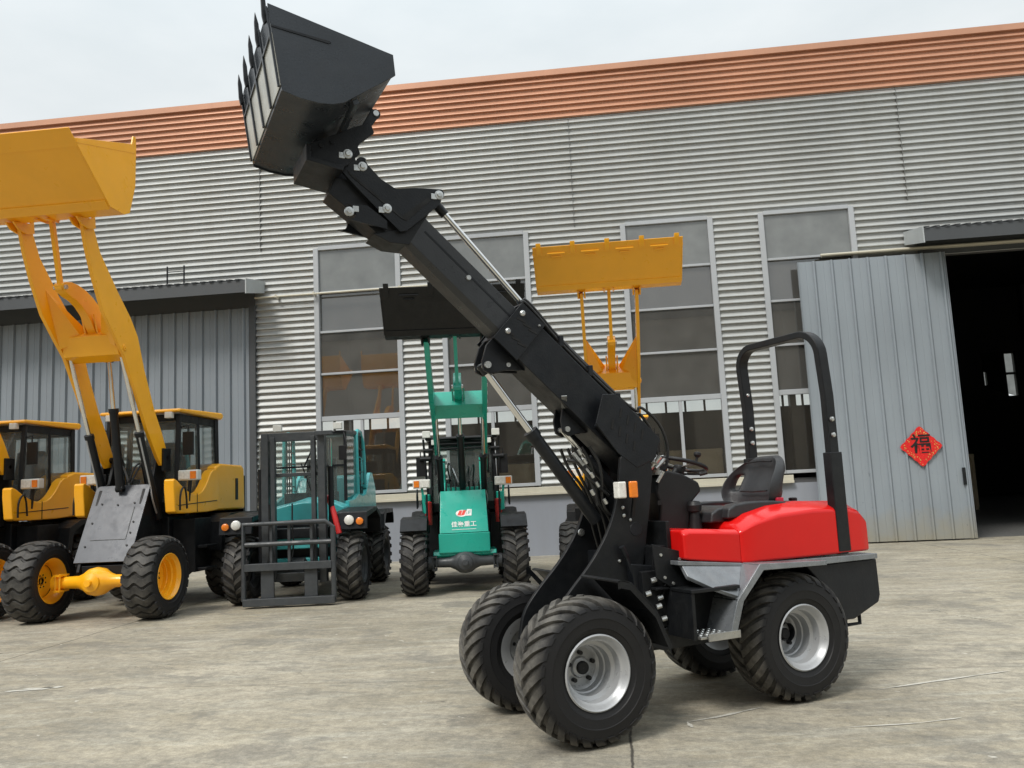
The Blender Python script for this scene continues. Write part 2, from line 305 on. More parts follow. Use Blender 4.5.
# ------------------------------------------------------------------ ground
def ground_mat():
    m = bpy.data.materials.new('worn_concrete'); nt, N, L = nodes(m); b = N['Principled BSDF']
    tc = N.new('ShaderNodeTexCoord')
    def noise(scale, detail, rough, mscale=(1, 1, 1), rz=0):
        mp = N.new('ShaderNodeMapping'); mp.inputs['Scale'].default_value = mscale
        rt = N.new('ShaderNodeVectorRotate'); rt.rotation_type = 'Z_AXIS'; rt.inputs['Angle'].default_value = R_(rz)
        L.new(tc.outputs['Object'], rt.inputs[0]); L.new(rt.outputs[0], mp.inputs[0])
        n = N.new('ShaderNodeTexNoise'); n.inputs['Scale'].default_value = scale; n.inputs['Detail'].default_value = detail; n.inputs['Roughness'].default_value = rough
        L.new(mp.outputs[0], n.inputs['Vector']); return n.outputs['Fac']
    def mr(src, a, b_, c, d_):
        r = N.new('ShaderNodeMapRange'); r.inputs[1].default_value = a; r.inputs[2].default_value = b_; r.inputs[3].default_value = c; r.inputs[4].default_value = d_
        L.new(src, r.inputs[0]); return r.outputs[0]
    def mix(fac, c1, c2, mode='MIX'):
        x = N.new('ShaderNodeMix'); x.data_type = 'RGBA'; x.blend_type = mode
        for k, v in ((0, fac), (6, c1), (7, c2)):
            if isinstance(v, tuple): x.inputs[k].default_value = (*v, 1)
            elif isinstance(v, (int, float)): x.inputs[k].default_value = v
            else: L.new(v, x.inputs[k])
        return x.outputs[2]
    base = mix(mr(noise(.5, 8, .65), .38, .62, 0, 1), (.27, .236, .172), (.48, .43, .335))
    base = mix(mr(noise(.22, 4, .6), .5, .68, 0, .65), base, (.42, .36, .24))       # sandy washes
    st = noise(1.0, 12, .78, (.8, 3.0, 1), 14)                                          # tyre wiping marks
    base = mix(mr(st, .47, .68, 0, .75), base, (.17, .165, .145))
    st2 = noise(1.3, 9, .76, (.6, 4.5, 1), -9)
    base = mix(mr(st2, .5, .68, 0, .6), base, (.52, .5, .42))
    st3 = noise(2.2, 10, .8, (.9, 4.5, 1), 24)
    base = mix(mr(st3, .52, .68, 0, .6), base, (.17, .165, .15))
    base = mix(mr(noise(.75, 8, .7), .54, .6, 0, .5), base, (.16, .152, .135))       # damp and oil patches
    base = mix(mr(noise(9, 12, .85), .42, .62, 0, .45), base, (.15, .145, .125), 'MIX')
    base = mix(mr(noise(5, 12, .85), .54, .68, 0, .3), base, (.48, .44, .35), 'MIX')
    base = mix(mr(noise(2.6, 12, .82), .5, .6, 0, .3), base, (.22, .2, .16))
    base = mix(mr(noise(38, 6, .8), .62, .72, 0, .5), base, (.56, .54, .48))
    base = mix(mr(noise(52, 5, .8), .62, .74, 0, .6), base, (.1, .095, .085))
    base = mix(1, base, mr(noise(13, 5, .75), .38, .62, .88, 1.14), 'MULTIPLY')
    base = mix(1, base, mr(noise(34, 4, .8), .4, .6, .92, 1.1), 'MULTIPLY')
    base = mix(1, base, mr(noise(110, 3, .8), .4, .6, .88, 1.1), 'MULTIPLY')
    base = mix(mr(noise(7, 4, .6), .69, .73, 0, .7), base, (.09, .08, .065))
    base = mix(mr(noise(5.5, 3, .6, (1, 1.6, 1), 40), .70, .74, 0, .7), base, (.6, .57, .5))
    # hairline cracks
    vo = N.new('ShaderNodeTexVoronoi'); vo.feature = 'DISTANCE_TO_EDGE'; vo.inputs['Scale'].default_value = .33
    wv = N.new('ShaderNodeTexNoise'); wv.inputs['Scale'].default_value = 1.6; wv.inputs['Detail'].default_value = 9; wv.inputs['Roughness'].default_value = .7; L.new(tc.outputs['Object'], wv.inputs['Vector'])
    va = N.new('ShaderNodeVectorMath'); va.operation = 'MULTIPLY_ADD'; va.inputs[1].default_value = (.9, .9, 0); L.new(wv.outputs['Color'], va.inputs[0]); L.new(tc.outputs['Object'], va.inputs[2]); L.new(va.outputs[0], vo.inputs['Vector'])
    ck = N.new('ShaderNodeMath'); ck.operation = 'MULTIPLY'; L.new(mr(vo.outputs['Distance'], .0016, .0005, 0, .8), ck.inputs[0]); L.new(mr(noise(.35, 3, .5), .52, .6, 0, 1), ck.inputs[1])
    base = mix(ck.outputs[0], base, (.07, .065, .055))
    # slab joints parallel to Y every 6.1 m, and across every 6 m further off
    sp = N.new('ShaderNodeSeparateXYZ'); L.new(tc.outputs['Object'], sp.inputs[0])
    wob = mr(noise(1.4, 6, .7), 0, 1, -.04, .04)
    def joint(axis, off, pitch, wid, strength):
        a = N.new('ShaderNodeMath'); a.operation = 'ADD'; L.new(sp.outputs[axis], a.inputs[0]); L.new(wob, a.inputs[1])
        b0 = N.new('ShaderNodeMath'); b0.operation = 'ADD'; b0.inputs[1].default_value = -off + 600 * pitch + pitch / 2; L.new(a.outputs[0], b0.inputs[0])
        c = N.new('ShaderNodeMath'); c.operation = 'MODULO'; c.inputs[1].default_value = pitch; L.new(b0.outputs[0], c.inputs[0])
        d_ = N.new('ShaderNodeMath'); d_.operation = 'SUBTRACT'; d_.inputs[1].default_value = pitch / 2; L.new(c.outputs[0], d_.inputs[0])
        e = N.new('ShaderNodeMath'); e.operation = 'ABSOLUTE'; L.new(d_.outputs[0], e.inputs[0])
        return mr(e.outputs[0], wid, wid * .35, 0, strength)
    base = mix(joint(0, .07, 6.12, .012, .85), base, (.03, .027, .024))
    base = mix(joint(1, 15.6, 9.0, .012, .5), base, (.08, .07, .06))
    L.new(base, b.inputs['Base Color'])
    L.new(mr(st, .3, .7, .62, .85), b.inputs['Roughness'])
    b.inputs['Specular IOR Level'].default_value = .35
    bp = N.new('ShaderNodeBump'); bp.inputs['Strength'].default_value = .35; bp.inputs['Distance'].default_value = .01
    L.new(noise(14, 10, .75), bp.inputs['Height']); L.new(bp.outputs[0], b.inputs['Normal'])
    return m
g = MB(); g.add([(-300, -300, 0), (300, -300, 0), (300, 300, 0), (-300, 300, 0)], [(0, 1, 2, 3)])
tag(g.build('ground', ground_mat(), fix=False), kind='structure')

# chalky scrapes on the concrete (thin irregular sheets 4 mm up)
mk = mat('chalk_mark', (.52, .5, .44), .8, 0, .15, 20)
def scrape(pts, w):
    b = MB(); n = 9; rnd = random.Random(int(pts[0][0] * 100)); top, bot = [], []
    P = [Vector((p[0], p[1])) for p in pts]
    for i in range(n + 1):
        t = i / n * (len(P) - 1); k = min(int(t), len(P) - 2); p = P[k].lerp(P[k + 1], t - k)
        dr = (P[k + 1] - P[k]).normalized(); nn = Vector((-dr.y, dr.x)); ww = w * (.25 + rnd.random()) * (1 if 0 < i < n else .15)
        top.append((*(p + nn * ww / 2), .004)); bot.append((*(p - nn * ww / 2), .004))
    b.add(top + bot, [(i, i + n + 1, i + n + 2, i + 1) for i in range(n)])
    tag(b.build('chalk_scrape', mk, fix=False, smooth=False), kind='structure')
scrape([(-4.98, 6.58), (-4.75, 6.63), (-4.55, 6.72)], .07)
scrape([(-4.88, 6.66), (-4.62, 6.69)], .04)
scrape([(.42, 5.32), (.62, 5.42), (.92, 5.62)], .03)
scrape([(.42, 5.32), (.44, 5.2)], .03)
scrape([(1.75, 6.0), (2.2, 6.2), (2.8, 6.45)], .03)
scrape([(1.3, 5.15), (1.7, 5.2), (2.0, 5.3)], .016)

# ------------------------------------------------------------------ factory hall
YW = 18.2
hall = tag(empty('factory_hall', (0, YW, 0)), 'long corrugated steel factory hall with orange fascia and tall windows behind the loaders', 'building')
def rib_rect(b, x0, x1, z0, z1, y=0, pitch=.1485, depth=.06):
    prof = []
    k = math.floor(z0 / pitch) - 1
    while k * pitch < z1 + pitch:
        z = k * pitch
        prof += [(z, y), (z + .034, y), (z + .040, y - depth * .92), (z + .045, y - depth), (z + .062, y - depth * .96), (z + .140, y - depth * .08)]
        k += 1
    out = []
    for (za, ya), (zb, yb) in zip(prof, prof[1:]):
        if zb <= z0 or za >= z1: continue
        def at(z): return ya + (yb - ya) * ((z - za) / (zb - za)) if zb > za else ya
        a, c = max(za, z0), min(zb, z1)
        if not out: out.append((a, at(a)))
        out.append((c, at(c)))
    vs = []
    for z, yy in out: vs += [(x0, yy, z), (x1, yy, z)]
    b.add(vs, [(2 * i, 2 * i + 1, 2 * i + 3, 2 * i + 2) for i in range(len(out) - 1)])
WINS = [(-6.31, -4.33), (-3.35, -1.36), (.76, 2.73), (3.77, 5.74)]
WZ0, WZ1 = 1.5, 7.2
DX0, DX1, DZ = 7.35, 12.4, 5.98
b = MB()
xs = -26.0
for a, c in WINS:
    rib_rect(b, xs, a, 1.3, WZ1); xs = c
rib_rect(b, xs, DX0, 1.3, WZ1)
rib_rect(b, DX0, DX1, DZ, WZ1); rib_rect(b, DX1, 34, 1.3, WZ1)
rib_rect(b, -26, 34, WZ1, 9.835)
b.build('wall', M['wall'], hall, smooth=False, fix=False)
b = MB(); rib_rect(b, -26, 34, 9.83, 10.86, -.015); b.box(-26, 34, -.1, 3, 10.862, 11.0)
b.build('fascia', M['orange'], hall, smooth=False, fix=False)
b = MB()
for a, c in [(-26, -15.2), (-7.75, DX0), (DX1, 34)]: b.box(a, c, -.03, .05, 0, 1.3)
b.build('plinth', M['plinth'], hall)
b = MB(); b.box(-7.7, -3.9 + 7.9, -.14, -.03, 1.30, 1.36); b.box(-7.7, 4.0, -.1, -.031, 1.36, 1.47); b.build('sill', M['sill'], hall, .008)
b = MB()
for x in (-7.62, -.28, 6.92, 14.1, -14.8): b.box(x - .004, x + .004, -.0615, -.0, 7.25, 9.8)
b.split('seam', M['seam'], hall)
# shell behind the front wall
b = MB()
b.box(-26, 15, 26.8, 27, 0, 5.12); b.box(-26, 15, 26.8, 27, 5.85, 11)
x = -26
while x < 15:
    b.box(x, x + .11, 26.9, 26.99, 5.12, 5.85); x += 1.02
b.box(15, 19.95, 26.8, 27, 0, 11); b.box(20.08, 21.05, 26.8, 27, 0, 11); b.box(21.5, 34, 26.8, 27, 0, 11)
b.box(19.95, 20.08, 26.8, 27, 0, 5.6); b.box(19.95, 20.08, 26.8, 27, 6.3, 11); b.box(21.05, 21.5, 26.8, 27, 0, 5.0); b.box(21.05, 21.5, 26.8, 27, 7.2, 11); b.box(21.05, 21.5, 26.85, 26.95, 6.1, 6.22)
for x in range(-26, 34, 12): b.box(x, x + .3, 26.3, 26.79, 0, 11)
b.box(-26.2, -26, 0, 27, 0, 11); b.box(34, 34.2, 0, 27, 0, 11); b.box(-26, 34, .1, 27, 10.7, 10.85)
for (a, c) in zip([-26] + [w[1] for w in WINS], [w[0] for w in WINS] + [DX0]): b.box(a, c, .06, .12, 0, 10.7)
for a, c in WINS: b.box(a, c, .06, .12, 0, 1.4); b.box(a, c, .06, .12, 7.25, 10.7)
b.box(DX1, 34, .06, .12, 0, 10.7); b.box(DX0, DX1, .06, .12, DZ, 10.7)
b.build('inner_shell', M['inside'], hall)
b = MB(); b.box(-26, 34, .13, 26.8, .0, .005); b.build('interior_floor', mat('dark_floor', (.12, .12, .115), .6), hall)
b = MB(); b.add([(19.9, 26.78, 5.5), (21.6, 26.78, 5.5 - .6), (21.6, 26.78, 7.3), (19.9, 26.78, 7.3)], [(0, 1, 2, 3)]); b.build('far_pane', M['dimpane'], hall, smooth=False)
# windows
ZM = [6.15, 5.22, 4.25]
for i, (x0, x1) in enumerate(WINS):
    f = MB(); w = .085
    f.box(x0 - .03, x0 + w, -.085, .04, WZ0, WZ1); f.box(x1 - w, x1 + .03, -.085, .04, WZ0, WZ1); f.box(x0 + w, x1 - w, -.08, .04, WZ1 - .05, WZ1 + .04)
    f.box(x0 + w, x1 - w, -.05, .04, WZ0, WZ0 + .07)
    for z in ZM: f.box(x0 + w, x1 - w, -.05, .03, z - .025, z + .025)
    f.box(x0 + w, x1 - w, -.055, .035, 3.17, 3.28); xm = (x0 + x1) / 2 + .03
    f.box(xm - .035, xm + .035, -.045, .03, WZ0 + .07, 3.17)
    fo = f.build('window', M['frame'], hall, .006)
    for k, (za, zb, mm) in enumerate(((6.15, 7.2, 'pane_top'), (5.22, 6.15, 'pane_mid'), (4.25, 5.22, 'pane_mid'), (3.25, 4.25, 'pane_mid'))):
        p = MB(); p.box(x0 + w, x1 - w, .0, .006, za + .0252, zb - .0252)
        po = p.build('pane', M[mm], fo, smooth=False); po.rotation_euler = (R_((.15, -.25, .2, -.1)[k]), 0, 0)
    for a, c in ((x0 + w, xm - .035), (xm + .035, x1 - w)):
        p = MB(); p.box(a, c, .0, .006, 1.57, 3.17); p.build('pane', M['pane_low'], fo, smooth=False)
# canopies
def canopy(x0, x1, flashing_end):
    b = MB()
    b.prism([(-.05, 6.5), (-1.05, 6.3), (-1.05, 6.03), (-.05, 6.3)], x0, x1, 'x')
    # ribbed sheet on top
    n = int((x1 - x0) / .2)
    for k in range(n):
        xa = x0 + .02 + k * .2; b.prism([(-.02, 6.52), (-1.09, 6.312), (-1.09, 6.335), (-.02, 6.545)], xa, xa + .09, 'x')
    o = b.build('canopy', M['canopy'], hall, .004)
    e = MB(); xe = x0 if flashing_end < 0 else x1  # end that carries the pale flashing plate
    e.prism([(-.045, 6.53), (-1.07, 6.335), (-1.07, 6.0), (-.045, 6.24)], xe - .012 + .013 * flashing_end, xe + .012 + .013 * flashing_end, 'x'); e.build('flashing', M['canopyend'], o)
    return o
b = MB(); b.box(7.0, 14, -.075, -.065, 5.99, 6.42); b.box(-17, -7.75, -.075, -.065, 5.9, 6.42); b.split('canopy_shade_panel', M['canopy'], hall)  # dark panels stand in for the shade under the canopies
canopy(6.78, 14, -1)
cl = canopy(-17, -7.55, 1)
b = MB()
for x in (-9.55, -9.15): b.tube([(x, -.7, 6.4), (x, -.7, 6.85)], .018, 6)
b.tube([(-9.55, -.7, 6.72), (-9.15, -.7, 6.72)], .01, 6); b.split('bracket_post', M['satin'], cl)
# door tracks
b = MB(); b.tube([(-7.7, -.2, 6.1), (-3.1, -.2, 6.1)], .022, 8)
for x in (-7.2, -6.3, -4.3, -3.4): b.box(x - .02, x + .02, -.22, -.03, 6.08, 6.14)
b.tube([(4.95, -.2, 6.12), (13, -.2, 6.12)], .03, 8); b.box(5.0, 13, -.17, -.05, 6.1, 6.13)
b.split('door_track', M['sill'], hall)
# sliding doors
def door_leaf(x0, x1, y0, z0, z1, m, pitch=.37):
    b = MB(); pr = [(x0, y0)]; x = x0
    while x + pitch <= x1 + .01:
        pr += [(x + pitch * .40, y0), (x + pitch * .43, y0 + .006), (x + pitch * .46, y0), (x + pitch - .085, y0), (x + pitch - .072, y0 - .045), (x + pitch - .04, y0 - .045), (x + pitch - .02, y0 + .012), (x + pitch - .008, y0 + .012), (x + pitch, y0)]
        x += pitch
    pr += [(x1, y0)]
    vs = [];
    for px, py in pr: vs += [(px, py, z0), (px, py, z1)]
    b.add(vs, [(2 * i, 2 * i + 2, 2 * i + 3, 2 * i + 1) for i in range(len(pr) - 1)])
    b.box(x0, x1, y0 + .014, y0 + .05, z0, z1)
    b.box(x0 - .012, x0 - .001, y0 - .02, y0 + .052, z0, z1); b.box(x1 + .001, x1 + .012, y0 - .02, y0 + .052, z0, z1)
    return b.build('sliding_door', m, hall, smooth=False, fix=False)
dl = door_leaf(4.44, 7.43, -.3, .03, 5.97, M['door'])
b = MB(); b.box(7.28, 7.34, -.36, -.325, 1.1, 1.45); b.build('handle', M['satin'], dl, .005)
door_leaf(-15.0, -7.9, -.1, .03, 5.9, M['shutdoor'], .335)
b = MB(); b.box(-7.9 + .02, -7.74, -.12, -.0, 0, 5.95); b.build('door_post', M['canopy'], hall)

# text helper (glyph outlines turned into a thin mesh)
def text_mesh(body, size, m, name, depth=.002):
    cu = bpy.data.curves.new(name, 'FONT'); cu.body = body; cu.size = size; cu.align_x = 'CENTER'; cu.align_y = 'CENTER'; cu.extrude = depth; cu.offset = size * .012
    o = bpy.data.objects.new(name, cu); COL.objects.link(o)
    dg = bpy.context.evaluated_depsgraph_get(); me = bpy.data.meshes.new_from_object(o.evaluated_get(dg)); bpy.data.objects.remove(o)
    me.materials.clear(); me.materials.append(m)
    t = bpy.data.objects.new(name, me); COL.objects.link(t); return t

# red diamond decoration on the open door
dec = tag(empty('door_decoration', (6.53, YW - .352, 1.92)), 'red diamond paper decoration with a black lucky character on the open grey sliding door', 'decoration')
b = MB(); pts = []
for k in range(4):
    a0 = PI / 2 * k; a1 = a0 + PI / 2
    for j in range(8):
        t = j / 8; r0 = (math.cos(a0) * (1 - t) + math.cos(a1) * t, math.sin(a0) * (1 - t) + math.sin(a1) * t)
        s_ = .42 * (1 + (.03 if j % 2 else -.02)); pts.append((r0[0] * s_, r0[1] * s_))
b.prism(pts, -.004, .004, 'y')
b.build('paper', mat('red_foil_paper', (.68, .02, .018), .35, 0, .2, 25, .5, 60), dec, smooth=False)
gd = MB(); gold = mat('gold_print', (.75, .42, .12), .35, .2, .2, 30)
rn = random.Random(3)
for k in range(90):
    a = rn.random() * 4; q = int(a); t = a - q; c0, c1 = [(math.cos(PI / 2 * (q + e)), math.sin(PI / 2 * (q + e))) for e in (0, 1)]
    s_ = .4 * (.72 + .26 * rn.random()); x, z = (c0[0] * (1 - t) + c1[0] * t) * s_, (c0[1] * (1 - t) + c1[1] * t) * s_; w = .006 + .01 * rn.random()
    gd.add([(x - w, -.0055, z), (x, -.0055, z - w), (x + w, -.0055, z), (x, -.0055, z + w)], [(0, 1, 2, 3)])
gd.build('gold_pattern', gold, dec, smooth=False, fix=False)
t = text_mesh('\u798f', .42, mat('black_print', (.01, .008, .008), .5), 'character'); t.parent = dec; t.rotation_euler = (R_(90), 0, 0); t.location = (.0, -.009, .03)

# crates seen through the lower windows
wd = mat('pale_plywood', (.72, .6, .42), .7, 0, .12, 3)
def crate(x, y, w, h, label):
    c = tag(empty('wooden_crate', (x, y, 0)), label, 'crate', 'crates stored inside the hall')
    b = MB(); b.box(-w / 2, w / 2, -.5, .5, .1, h); b.build('box', wd, c, .01)
    b = MB()
    for xx in (-w / 2 + .06, 0, w / 2 - .06): b.box(xx - .05, xx + .05, -.53, -.502, .1, h)
    b.box(-w / 2, w / 2, -.535, -.531, h - .12, h - .02)
    b.split('batten', wd, c)
    b = MB()
    for xx in (-w / 2 + .06, 0, w / 2 - .06): b.box(xx - .05, xx + .05, -.5, .5, 0, .1)
    b.split('skid', wd, c)
crate(2.05, YW + .75, 1.15, 2.12, 'pale plywood crate inside the hall behind the window left of the open door')
crate(-2.0, YW + .75, 1.1, 2.0, 'pale plywood crate inside the hall behind the window beside the teal loader')

crate(12.0, 30.5, 1.3, 1.9, 'dark crate barely visible deep inside the open doorway at the right')
# hall on the other side of the yard (behind the camera, mirrored in the panes)
opp = tag(empty('opposite_hall', (0, -17, 0)), 'grey factory hall across the yard, only seen mirrored in the window panes', 'building')
b = MB(); b.box(-60, 60, -.3, 0, 0, 12.6); b.build('wall', mat('opposite_wall', (.3, .28, .25), .7), opp)
b = MB()
for x in range(-56, 60, 6): b.box(x, x + 2, .0, .05, 1.4, 6.8)
b.build('window', mat('opposite_window', (.06, .065, .07), .25), opp)
b = MB(); b.box(-60, 60, .001, .12, 11.6, 12.7); b.build('fascia', M['canopy'], opp)

# ------------------------------------------------------------------ wheels
def tyre_mb(R, w, rr, style='flot', n=22, h=.024):
    C = [(0, R - h), (w * .2, R - h - R * .003), (w * .33, R - h - R * .016), (w * .42, R - h - R * .052), (w * .478, R * .88), (w * .503, R * .81),
         (w * .504, rr + (R - rr) * .50), (w * .508, rr + (R - rr) * .485), (w * .508, rr + (R - rr) * .465), (w * .500, rr + (R - rr) * .45), (w * .49, rr + (R - rr) * .3), (w * .488, rr + (R - rr) * .22), (w * .47, rr + (R - rr) * .2), (w * .43, rr + (R - rr) * .07), (w * .425, rr), (w * .37, rr - .008)]
    m = MB(); prof = [(-a, r) for a, r in reversed(C)] + C[1:]
    m.lathe(prof, 72)
    # raised sidewall ring
    def at(t):  # arclength fraction over crown->upper sidewall
        P = C[:6]; ls = [math.dist(a, b) for a, b in zip(P, P[1:])]; T = t * sum(ls)
        for (a, b, l) in zip(P, P[1:], ls):
            if T <= l or b is P[-1]:
                u = min(T / l, 1); p = (a[0] + (b[0] - a[0]) * u, a[1] + (b[1] - a[1]) * u); nx, ny = (b[1] - a[1]), -(b[0] - a[0]); q = math.hypot(nx, ny)
                return p, (-nx / q, -ny / q)
            T -= l
    def strip(path, lw):
        """path: list of (signed t, theta, height factor, width factor)"""
        vs = []; K = len(path)
        for t, th, hf, wf in path:
            (y, r), (ny, nr) = at(min(abs(t), 1)); sg = 1 if t >= 0 else -1
            for dth, hh in ((-.62, -.12), (-.5, hf), (.5, hf), (.62, -.12)):
                a = th + dth * lw * wf / R; rad = r + nr * -1 * -hh * h * 1.0 if False else r + abs(nr) * hh * h; yy = sg * (y + abs(ny) * hh * h)
                vs.append((rad * math.cos(a), yy, rad * math.sin(a)))
        fs = [(4 * i + j, 4 * i + j + 1, 4 * i + j + 5, 4 * i + j + 4) for i in range(K - 1) for j in range(3)]
        fs += [(0, 1, 2, 3), tuple(4 * (K - 1) + j for j in (3, 2, 1, 0))]
        m.add(vs, fs)
    for i in range(n):
        th0 = 2 * PI * i / n
        if style == 'flot':
            for sg in (1, -1):
                o = 0 if sg > 0 else PI / n
                path = []
                for k in range(9):
                    t = .02 + .9 * k / 8
                    path.append((sg * t, th0 + o + (.40 * t ** 1.15 + .03) , (1.0 if t < .7 else 1.0 - (t - .7) * 3.2), 1.0 + .35 * t))
                strip(path, 2 * PI * R / n * .44)
        elif style == 'ag':
            for sg in (1, -1):
                o = 0 if sg > 0 else PI / n
                path = [(sg * (-.04 + .9 * k / 7), th0 + o + .36 * (k / 7) ** .9 * .85, (1.0 if k < 6 else .75), 1.0 + .2 * k / 7) for k in range(8)]
                path = [(p if p[0] * sg > 0 else (sg * .004, p[1], p[2], p[3])) for p in path]
                strip(path, 2 * PI * R / n * .34)
        else:
            path = []
            for k in range(21):
                t = -.92 + 1.84 * k / 20
                path.append((t, th0 + .055 * math.cos(t * 2 * PI * 1.25), (1.0 if abs(t) < .75 else 1 - (abs(t) - .75) * 3), 1))
            strip(path, 2 * PI * R / n * .66)
    return m
def rim_mb(w, rr, side, deep=.13, hubs=True):
    """dished rim; side=+1 means the outer face points to +y"""
    e = w * .43
    P = [(e + .006, rr + .012), (e + .012, rr + .004), (e + .004, rr - .006), (e - .02, rr - .012), (e - .035, rr - .03), (e - .085, rr - .036), (e - .095, rr - .058), (e - .15, rr - .062), (e - .155, rr - .07), (e - .2, rr - .073)]
    P = [(a, max(r, .03)) for a, r in P]
    yd = e - .2
    P += [(yd - .012, rr * .55), (yd - .006, .062), (yd + .012, .055), (yd + .02, .04), (yd + .02, .001)]
    m = MB(); m.lathe([(side * a, r) for a, r in P], 64)
    m.lathe([(side * a, r) for a, r in [(yd - .013, rr - .076), (yd - .05, rr - .07), (-w * .42, rr - .01), (-w * .44, rr + .01)]], 48)
    return m, yd
def wheel(root, x, y, R, w, rr, side, rimmat, rubmat, tmesh, n=5, rimmesh=None, hubmat=None):
    rm, yd = rim_mb(w, rr, side)
    wo = rm.build('wheel', rimmat, root, loc=(x, y, R - .003), ang=40)
    if isinstance(tmesh, MB):
        t = tmesh.build('tyre', rubmat, wo, ang=28)
    else:
        t = bpy.data.objects.new('tyre', tmesh); COL.objects.link(t); t.parent = wo
    hb = MB(); hb.lathe([(side * a, r) for a, r in [(yd - .01, .04), (yd + .035, .037), (yd + .04, .03), (yd + .04, .001)]], 24)
    for k in range(n):
        a = 2 * PI * k / n + .3; c = (math.cos(a) * .082, 0, math.sin(a) * .082)
        hb.tube([(c[0], side * (yd - .01), c[2]), (c[0], side * (yd + .022), c[2])], .013, 6)
    hb.build('hub', hubmat or M['satin'], wo)
    return wo, t.data

def cyl(b, p0, p1, r, n=20): b.tube([p0, p1], r, n)
def pin_mb(b, x, z, y, side=1, r=.03):
    b.lathe([(side * y, r * 1.25), (side * (y + .01), r * 1.2), (side * (y + .011), r * .7), (side * (y + .022), r * .6), (side * (y + .022), .001)], 20, (x, 0, z))
def arc(cx, cz, r, a0, a1, n=8): return [(cx + r * math.cos(R_(a0 + (a1 - a0) * i / n)), cz + r * math.sin(R_(a0 + (a1 - a0) * i / n))) for i in range(n + 1)]
def smooth2(P, it=2):
    for _ in range(it):
        Q = [P[0]]
        for a, b in zip(P, P[1:]): Q += [(a[0] * .75 + b[0] * .25, a[1] * .75 + b[1] * .25), (a[0] * .25 + b[0] * .75, a[1] * .25 + b[1] * .75)]
        Q.append(P[-1]); P = Q
    return P

# ------------------------------------------------------------------ HERO: compact telescopic loader
H = tag(empty('telescopic_loader', (-.46, 5.29, 0), 211), 'compact black and red telescopic loader in front with its boom and black bucket raised high', 'loader')
rub = rubber('hero_tyre_rubber', .411, dust=.8)
TM = tyre_mb(.411, .33, .200, 'flot', 27, .021)
wo, td = wheel(H, -.08, .442, .411, .33, .200, 1, M['rim'], rub, TM)
wheel(H, -.10, -.466, .411, .33, .200, -1, M['rim'], rub, td)
wheel(H, -1.672, .368, .411, .33, .200, 1, M['rim'], rub, td)
wheel(H, -1.69, -.50, .411, .33, .200, -1, M['rim'], rub, td)
for i, x in enumerate((-.09, -1.68)):
    b = MB(); b.lathe([(-.36, .06), (-.2, .065), (-.12, .12), (0, .14), (.12, .12), (.2, .065), (.36, .06)], 24, (x, 0, .42)); b.build('axle', M['black'], H)

# tower side plates: crescent front edge, straight back
front = smooth2([(-.56, 1.62), (-.52, 1.36), (-.44, 1.16), (-.30, .97), (-.12, .80), (.0, .66), (.03, .5)], 2)
outline = front + [(.0, .36), (-.3, .33), (-.52, .42), (-.6, .62), (-.64, .8), (-.70, 1.0), (-.76, 1.3), (-.80, 1.52), (-.78, 1.62), (-.70, 1.67), (-.60, 1.66)]
b = MB(); b.prism(outline, .175, .205); b.prism(outline, -.225, -.19)
tw = b.build('boom_tower', M['satin'], H, .007)
b = MB(); b.box(-.62, -.25, -.19, .175, .35, .39); b.box(-.66, -.5, -.19, .175, .62, 1.02); b.bar((-.72, 0, 1.1), (-.68, 0, 1.4), .34, .03, (1, 0, 0))
b.build('cross_plate', M['black'], tw, .003)
# recessed inner shield between the plates (behind the cylinder)
b = MB()
for x, z, r in [(-.55, 1.30, .012), (-.555, 1.25, .012), (-.56, 1.43, .014), (-.60, 1.22, .01), (-.5, .97, .011), (-.36, .72, .01)]:
    b.lathe([(.206, r), (.213, r * .9), (.216, r * .5), (.216, .0005)], 12, (x, 0, z))
for x, z, r in [(-.46, 1.14, .026), (-.56, 1.38, .013), (-.53, 1.27, .013)]:
    b.lathe([(-.189, r), (-.182, r * .9), (-.178, r * .5), (-.178, .0005)], 12, (x, 0, z))
b.split('bolt', M['zinc'], tw)
b = MB(); b.lathe([(.2055, .045), (.208, .043), (.2085, .001)], 24, (-.64, 0, 1.16)); b.build('port_cover', M['black'], tw)
b = MB(); b.tube([(-.53, .24, 1.0), (-.6, .245, .78), (-.62, .26, .66)], .014, 8); b.tube([(-.53, .24, 1.0), (-.50, .245, 1.06)], .02, 8); b.build('grab_handle', M['black'], tw)
# turn signal on the tower
b = MB(); b.box(-.60, -.535, .235, .29, 1.36, 1.46); b.xf(Matrix.Translation((0, .012, 0))); lo = b.build('indicator_lamp', M['satin'], H, .006)
b = MB(); b.box(-.53, -.47, .232, .302, 1.36, 1.465); b.build('clear_lens', M['whitelens'], lo, .01)
b = MB(); b.box(-.60, -.54, .300, .325, 1.36, 1.465); b.build('amber_lens', M['amber'], lo, .01)
b = MB(); b.bar((-.6, .27, 1.355), (-.6, .235, 1.24), .02, .02); b.build('bracket', M['satin'], lo)

